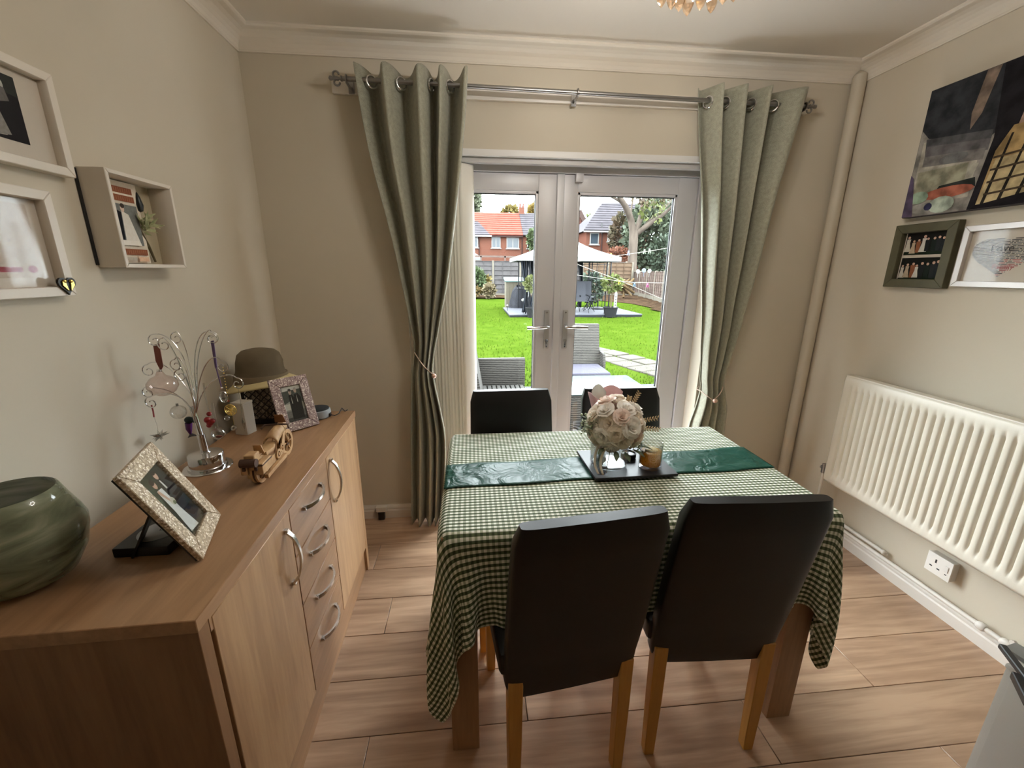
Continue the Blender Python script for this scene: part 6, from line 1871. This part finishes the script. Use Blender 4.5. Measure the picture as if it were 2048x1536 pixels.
# right house with the steep slate roof
YD = 36.0
hD = thing('hipped_house', 'brick house with a steep grey slate roof behind the bare branches', 'house', (at(1210, 480, 'y', YD).x, YD, G0))
zD = at(1200, 463, 'y', YD).z
xa, xb = at(1173, 463, 'y', YD).x, at(1300, 463, 'y', YD).x
MB().box(xa, xb, YD, YD+7, G0, zD).build('wall', brick, hD)
ra_, rb_ = at(1204, 413, 'y', YD+3.2), at(1310, 404, 'y', YD+3.2)
zr_ = (ra_.z+rb_.z)/2
tiled('roof_course', [(xa-.35, YD-.35, zD), (xb, YD-.35, zD), (rb_.x, YD+3.2, zr_), (ra_.x, YD+3.2, zr_)], 12, grs, hD)
MB().add([(xa-.3, YD-.3, zD), (xa-.3, YD+7.2, zD), (ra_.x, YD+3.3, zr_), (rb_.x, YD+3.3, zr_), (xb, YD+7.2, zD), (xb, YD-.3, zD)], [(0, 1, 2), (1, 4, 3, 2), (0, 5, 4, 1), (0, 2, 3, 5), (5, 3, 4)]).build('roof_core', grs, hD)
MB().box(xa-.35, xb, YD-.45, YD-.32, zD-.1, zD+.02).build('gutter', upv, hD)
win(1179, 1198, 466, 489, YD, hD, 0); win(1214, 1224, 465, 483, YD, hD, 0)
MB().cyl((at(1204, 470, 'y', YD).x, YD-.1, G0), (at(1204, 463, 'y', YD).x, YD-.1, zD), .06, n=8).build('downpipe', bpy.data.materials['dark_gutter'], hD)
MB().cyl((at(1205, 463, 'y', YD-.3).x, YD-.1, zD-.2), (at(1205, 449, 'y', YD-.3).x, YD-.1, zD+.7), .06, n=8).build('soil_vent', M['black'], hD)
# second canopy in the neighbour's garden
n0 = at(962, 515, 'y', 31)
nb_ = thing('neighbour_canopy', 'white canopy showing above the far fence at the left', 'canopy', (n0.x-1.5, 31.5, G0))
za, zb_ = at(940, 500, 'y', 31).z, at(940, 516, 'y', 31).z
MB().prism([(n0.x-4, 30.5, zb_), (n0.x+.05, 30.5, zb_), (n0.x-.9, 32, za), (n0.x-3, 32, za)], (0, 0, .05)).build('canopy_panel', canv, nb_)
MB().box(n0.x-3.9, n0.x+.0, 30.45, 30.5, zb_-.18, zb_).build('valance', bpy.data.materials['valance_grey'], nb_)
for x in (n0.x-3.4, n0.x-.3): MB().box(x-.05, x+.05, 30.6, 30.7, G0, zb_).build('post', fbrn, nb_)
pg = thing('neighbour_pergola', 'brown timber pergola beam above the far fence', 'pergola', (at(1000, 520, 'y', 29.5).x, 29.5, G0))
MB().bar(at(925, 512, 'y', 29.5), at(1036, 514, 'y', 29.5), .1, .14).build('beam', fbrn, pg)
for px in (962, 1010): MB().bar(at(px, 512, 'y', 29.5), Vector((at(px, 512, 'y', 29.5).x, 29.5, G0-.1)), .1, .1).build('post', fbrn, pg)

# ------------------------------------------------------------------ trees
bark = mat('maple_bark', (146, 132, 120), .9, c2=(112, 100, 90), nscale=4, stretch=(1, 1, .3))
YT = 28.0
mt = thing('maple_tree', 'big bare branched tree rising behind the right fence', 'tree', tuple(Vector((at(1266, 540, 'y', YT).x, YT, G0))))
def limb(pts, rs, nm='branch', dY=0):
    P = [at(px, py, 'y', YT+d) for px, py, d in pts]
    # smooth the limb
    out, rr = [], []
    for i in range(len(P)-1):
        for k in range(4):
            t = k/4
            p0, p1, p2, p3 = P[max(i-1, 0)], P[i], P[i+1], P[min(i+2, len(P)-1)]
            out.append(.5*((2*p1)+(p2-p0)*t+(2*p0-5*p1+4*p2-p3)*t*t+(3*p1-p0-3*p2+p3)*t**3)); rr.append(rs[i]*(1-t)+rs[i+1]*t)
    out.append(P[-1]); rr.append(rs[-1])
    MB().tube(out, rr, 9).build(nm, bark, mt, smooth=True)
limb([(1263, 600, 0), (1264, 540, 0), (1266, 500, 0), (1268, 462, 0)], [.42, .34, .32, .32], 'trunk')
limb([(1267, 470, 0), (1262, 440, 0), (1252, 415, -.5), (1240, 395, -1), (1230, 370, -1.5), (1222, 330, -2)], [.26, .24, .20, .17, .14, .08])
limb([(1248, 408, -.6), (1232, 398, -1), (1214, 388, -1.6), (1195, 372, -2)], [.12, .09, .07, .04])
limb([(1270, 465, 0), (1280, 440, .2), (1284, 415, .5), (1290, 380, 1), (1293, 340, 1.4)], [.22, .18, .15, .12, .06])
limb([(1272, 468, 0), (1296, 450, -.5), (1322, 432, -1), (1345, 412, -1.6), (1375, 380, -2.4)], [.2, .16, .13, .10, .05])
limb([(1278, 462, 0), (1305, 436, .3), (1325, 420, .5), (1340, 405, .8), (1352, 380, 1)], [.1, .08, .06, .05, .03])
limb([(1318, 425, .2), (1328, 405, .2), (1330, 385, .2), (1326, 360, .3)], [.05, .04, .035, .02])
limb([(1262, 440, 0), (1263, 415, .4), (1268, 390, .6), (1270, 360, .7)], [.08, .06, .05, .03])
leaves(120, ball(at(1304, 425, 'y', YT-.5), (.9, .8, .7)), .28).build('foliage', gL, mt, fixn=False)
leaves(500, ball(at(1310, 385, 'y', YT-.5), (2.4, 1.2, .9)), .22).build('foliage', gO, mt, fixn=False)
def far_tree(px, pyT, pyB, Y, wpx, label, m, n, size, name='garden_tree', zfloor=G0):
    a, b = at(px, pyT, 'y', Y), at(px, pyB, 'y', Y)
    w = abs(at(px+wpx/2, pyT, 'y', Y).x-a.x)
    t = thing(name, label, 'tree', (a.x, Y, zfloor))
    leaves(n, ball(((a.x+b.x)/2, Y, (a.z+b.z)/2), (w, w*.7, (a.z-b.z)/2)), size).build('crown', m, t, fixn=False)
    MB().tube([(a.x, Y, zfloor), (a.x, Y, (a.z+b.z)/2)], [.22, .1], 7).build('trunk', bark, t)
far_tree(1305, 400, 545, 31.5, 118, 'dense grey green tree behind the big bare tree', gB, 5200, .34)
far_tree(1330, 370, 470, 33, 100, 'russet tinged tree crown behind the bare branches', gO, 1800, .34)
far_tree(1335, 468, 545, 29.6, 76, 'dark green hedge tree above the right fence', gD, 2200, .26)
far_tree(1240, 425, 520, 32.5, 40, 'green and russet tree against the slate roof', leafmat('leaf_mixed', (92, 96, 62), (120, 92, 70)), 1100, .3)
far_tree(1237, 495, 530, 30.5, 44, 'low russet bush behind the tall panel fence', leafmat('leaf_rust', (150, 84, 60), (166, 104, 72)), 700, .22)
far_tree(938, 365, 440, 60, 44, 'tall poplar tree beyond the orange roof', leafmat('leaf_poplar', (112, 122, 92), (140, 146, 116)), 1500, .55, 'poplar_tree')
far_tree(1022, 414, 440, 58, 34, 'low yellow autumn tree just left of the chimney', gY, 500, .5)
far_tree(1072, 408, 440, 58, 28, 'yellow autumn tree right of the chimney', leafmat('leaf_amber', (168, 136, 50), (180, 156, 80)), 500, .5)
far_tree(1178, 430, 470, 52, 20, 'small yellow green tree in the gap between the roofs', gL, 400, .4)
far_tree(1067, 458, 500, 37.5, 22, 'leafy green bush in front of the slate roofed house', gA, 700, .28)
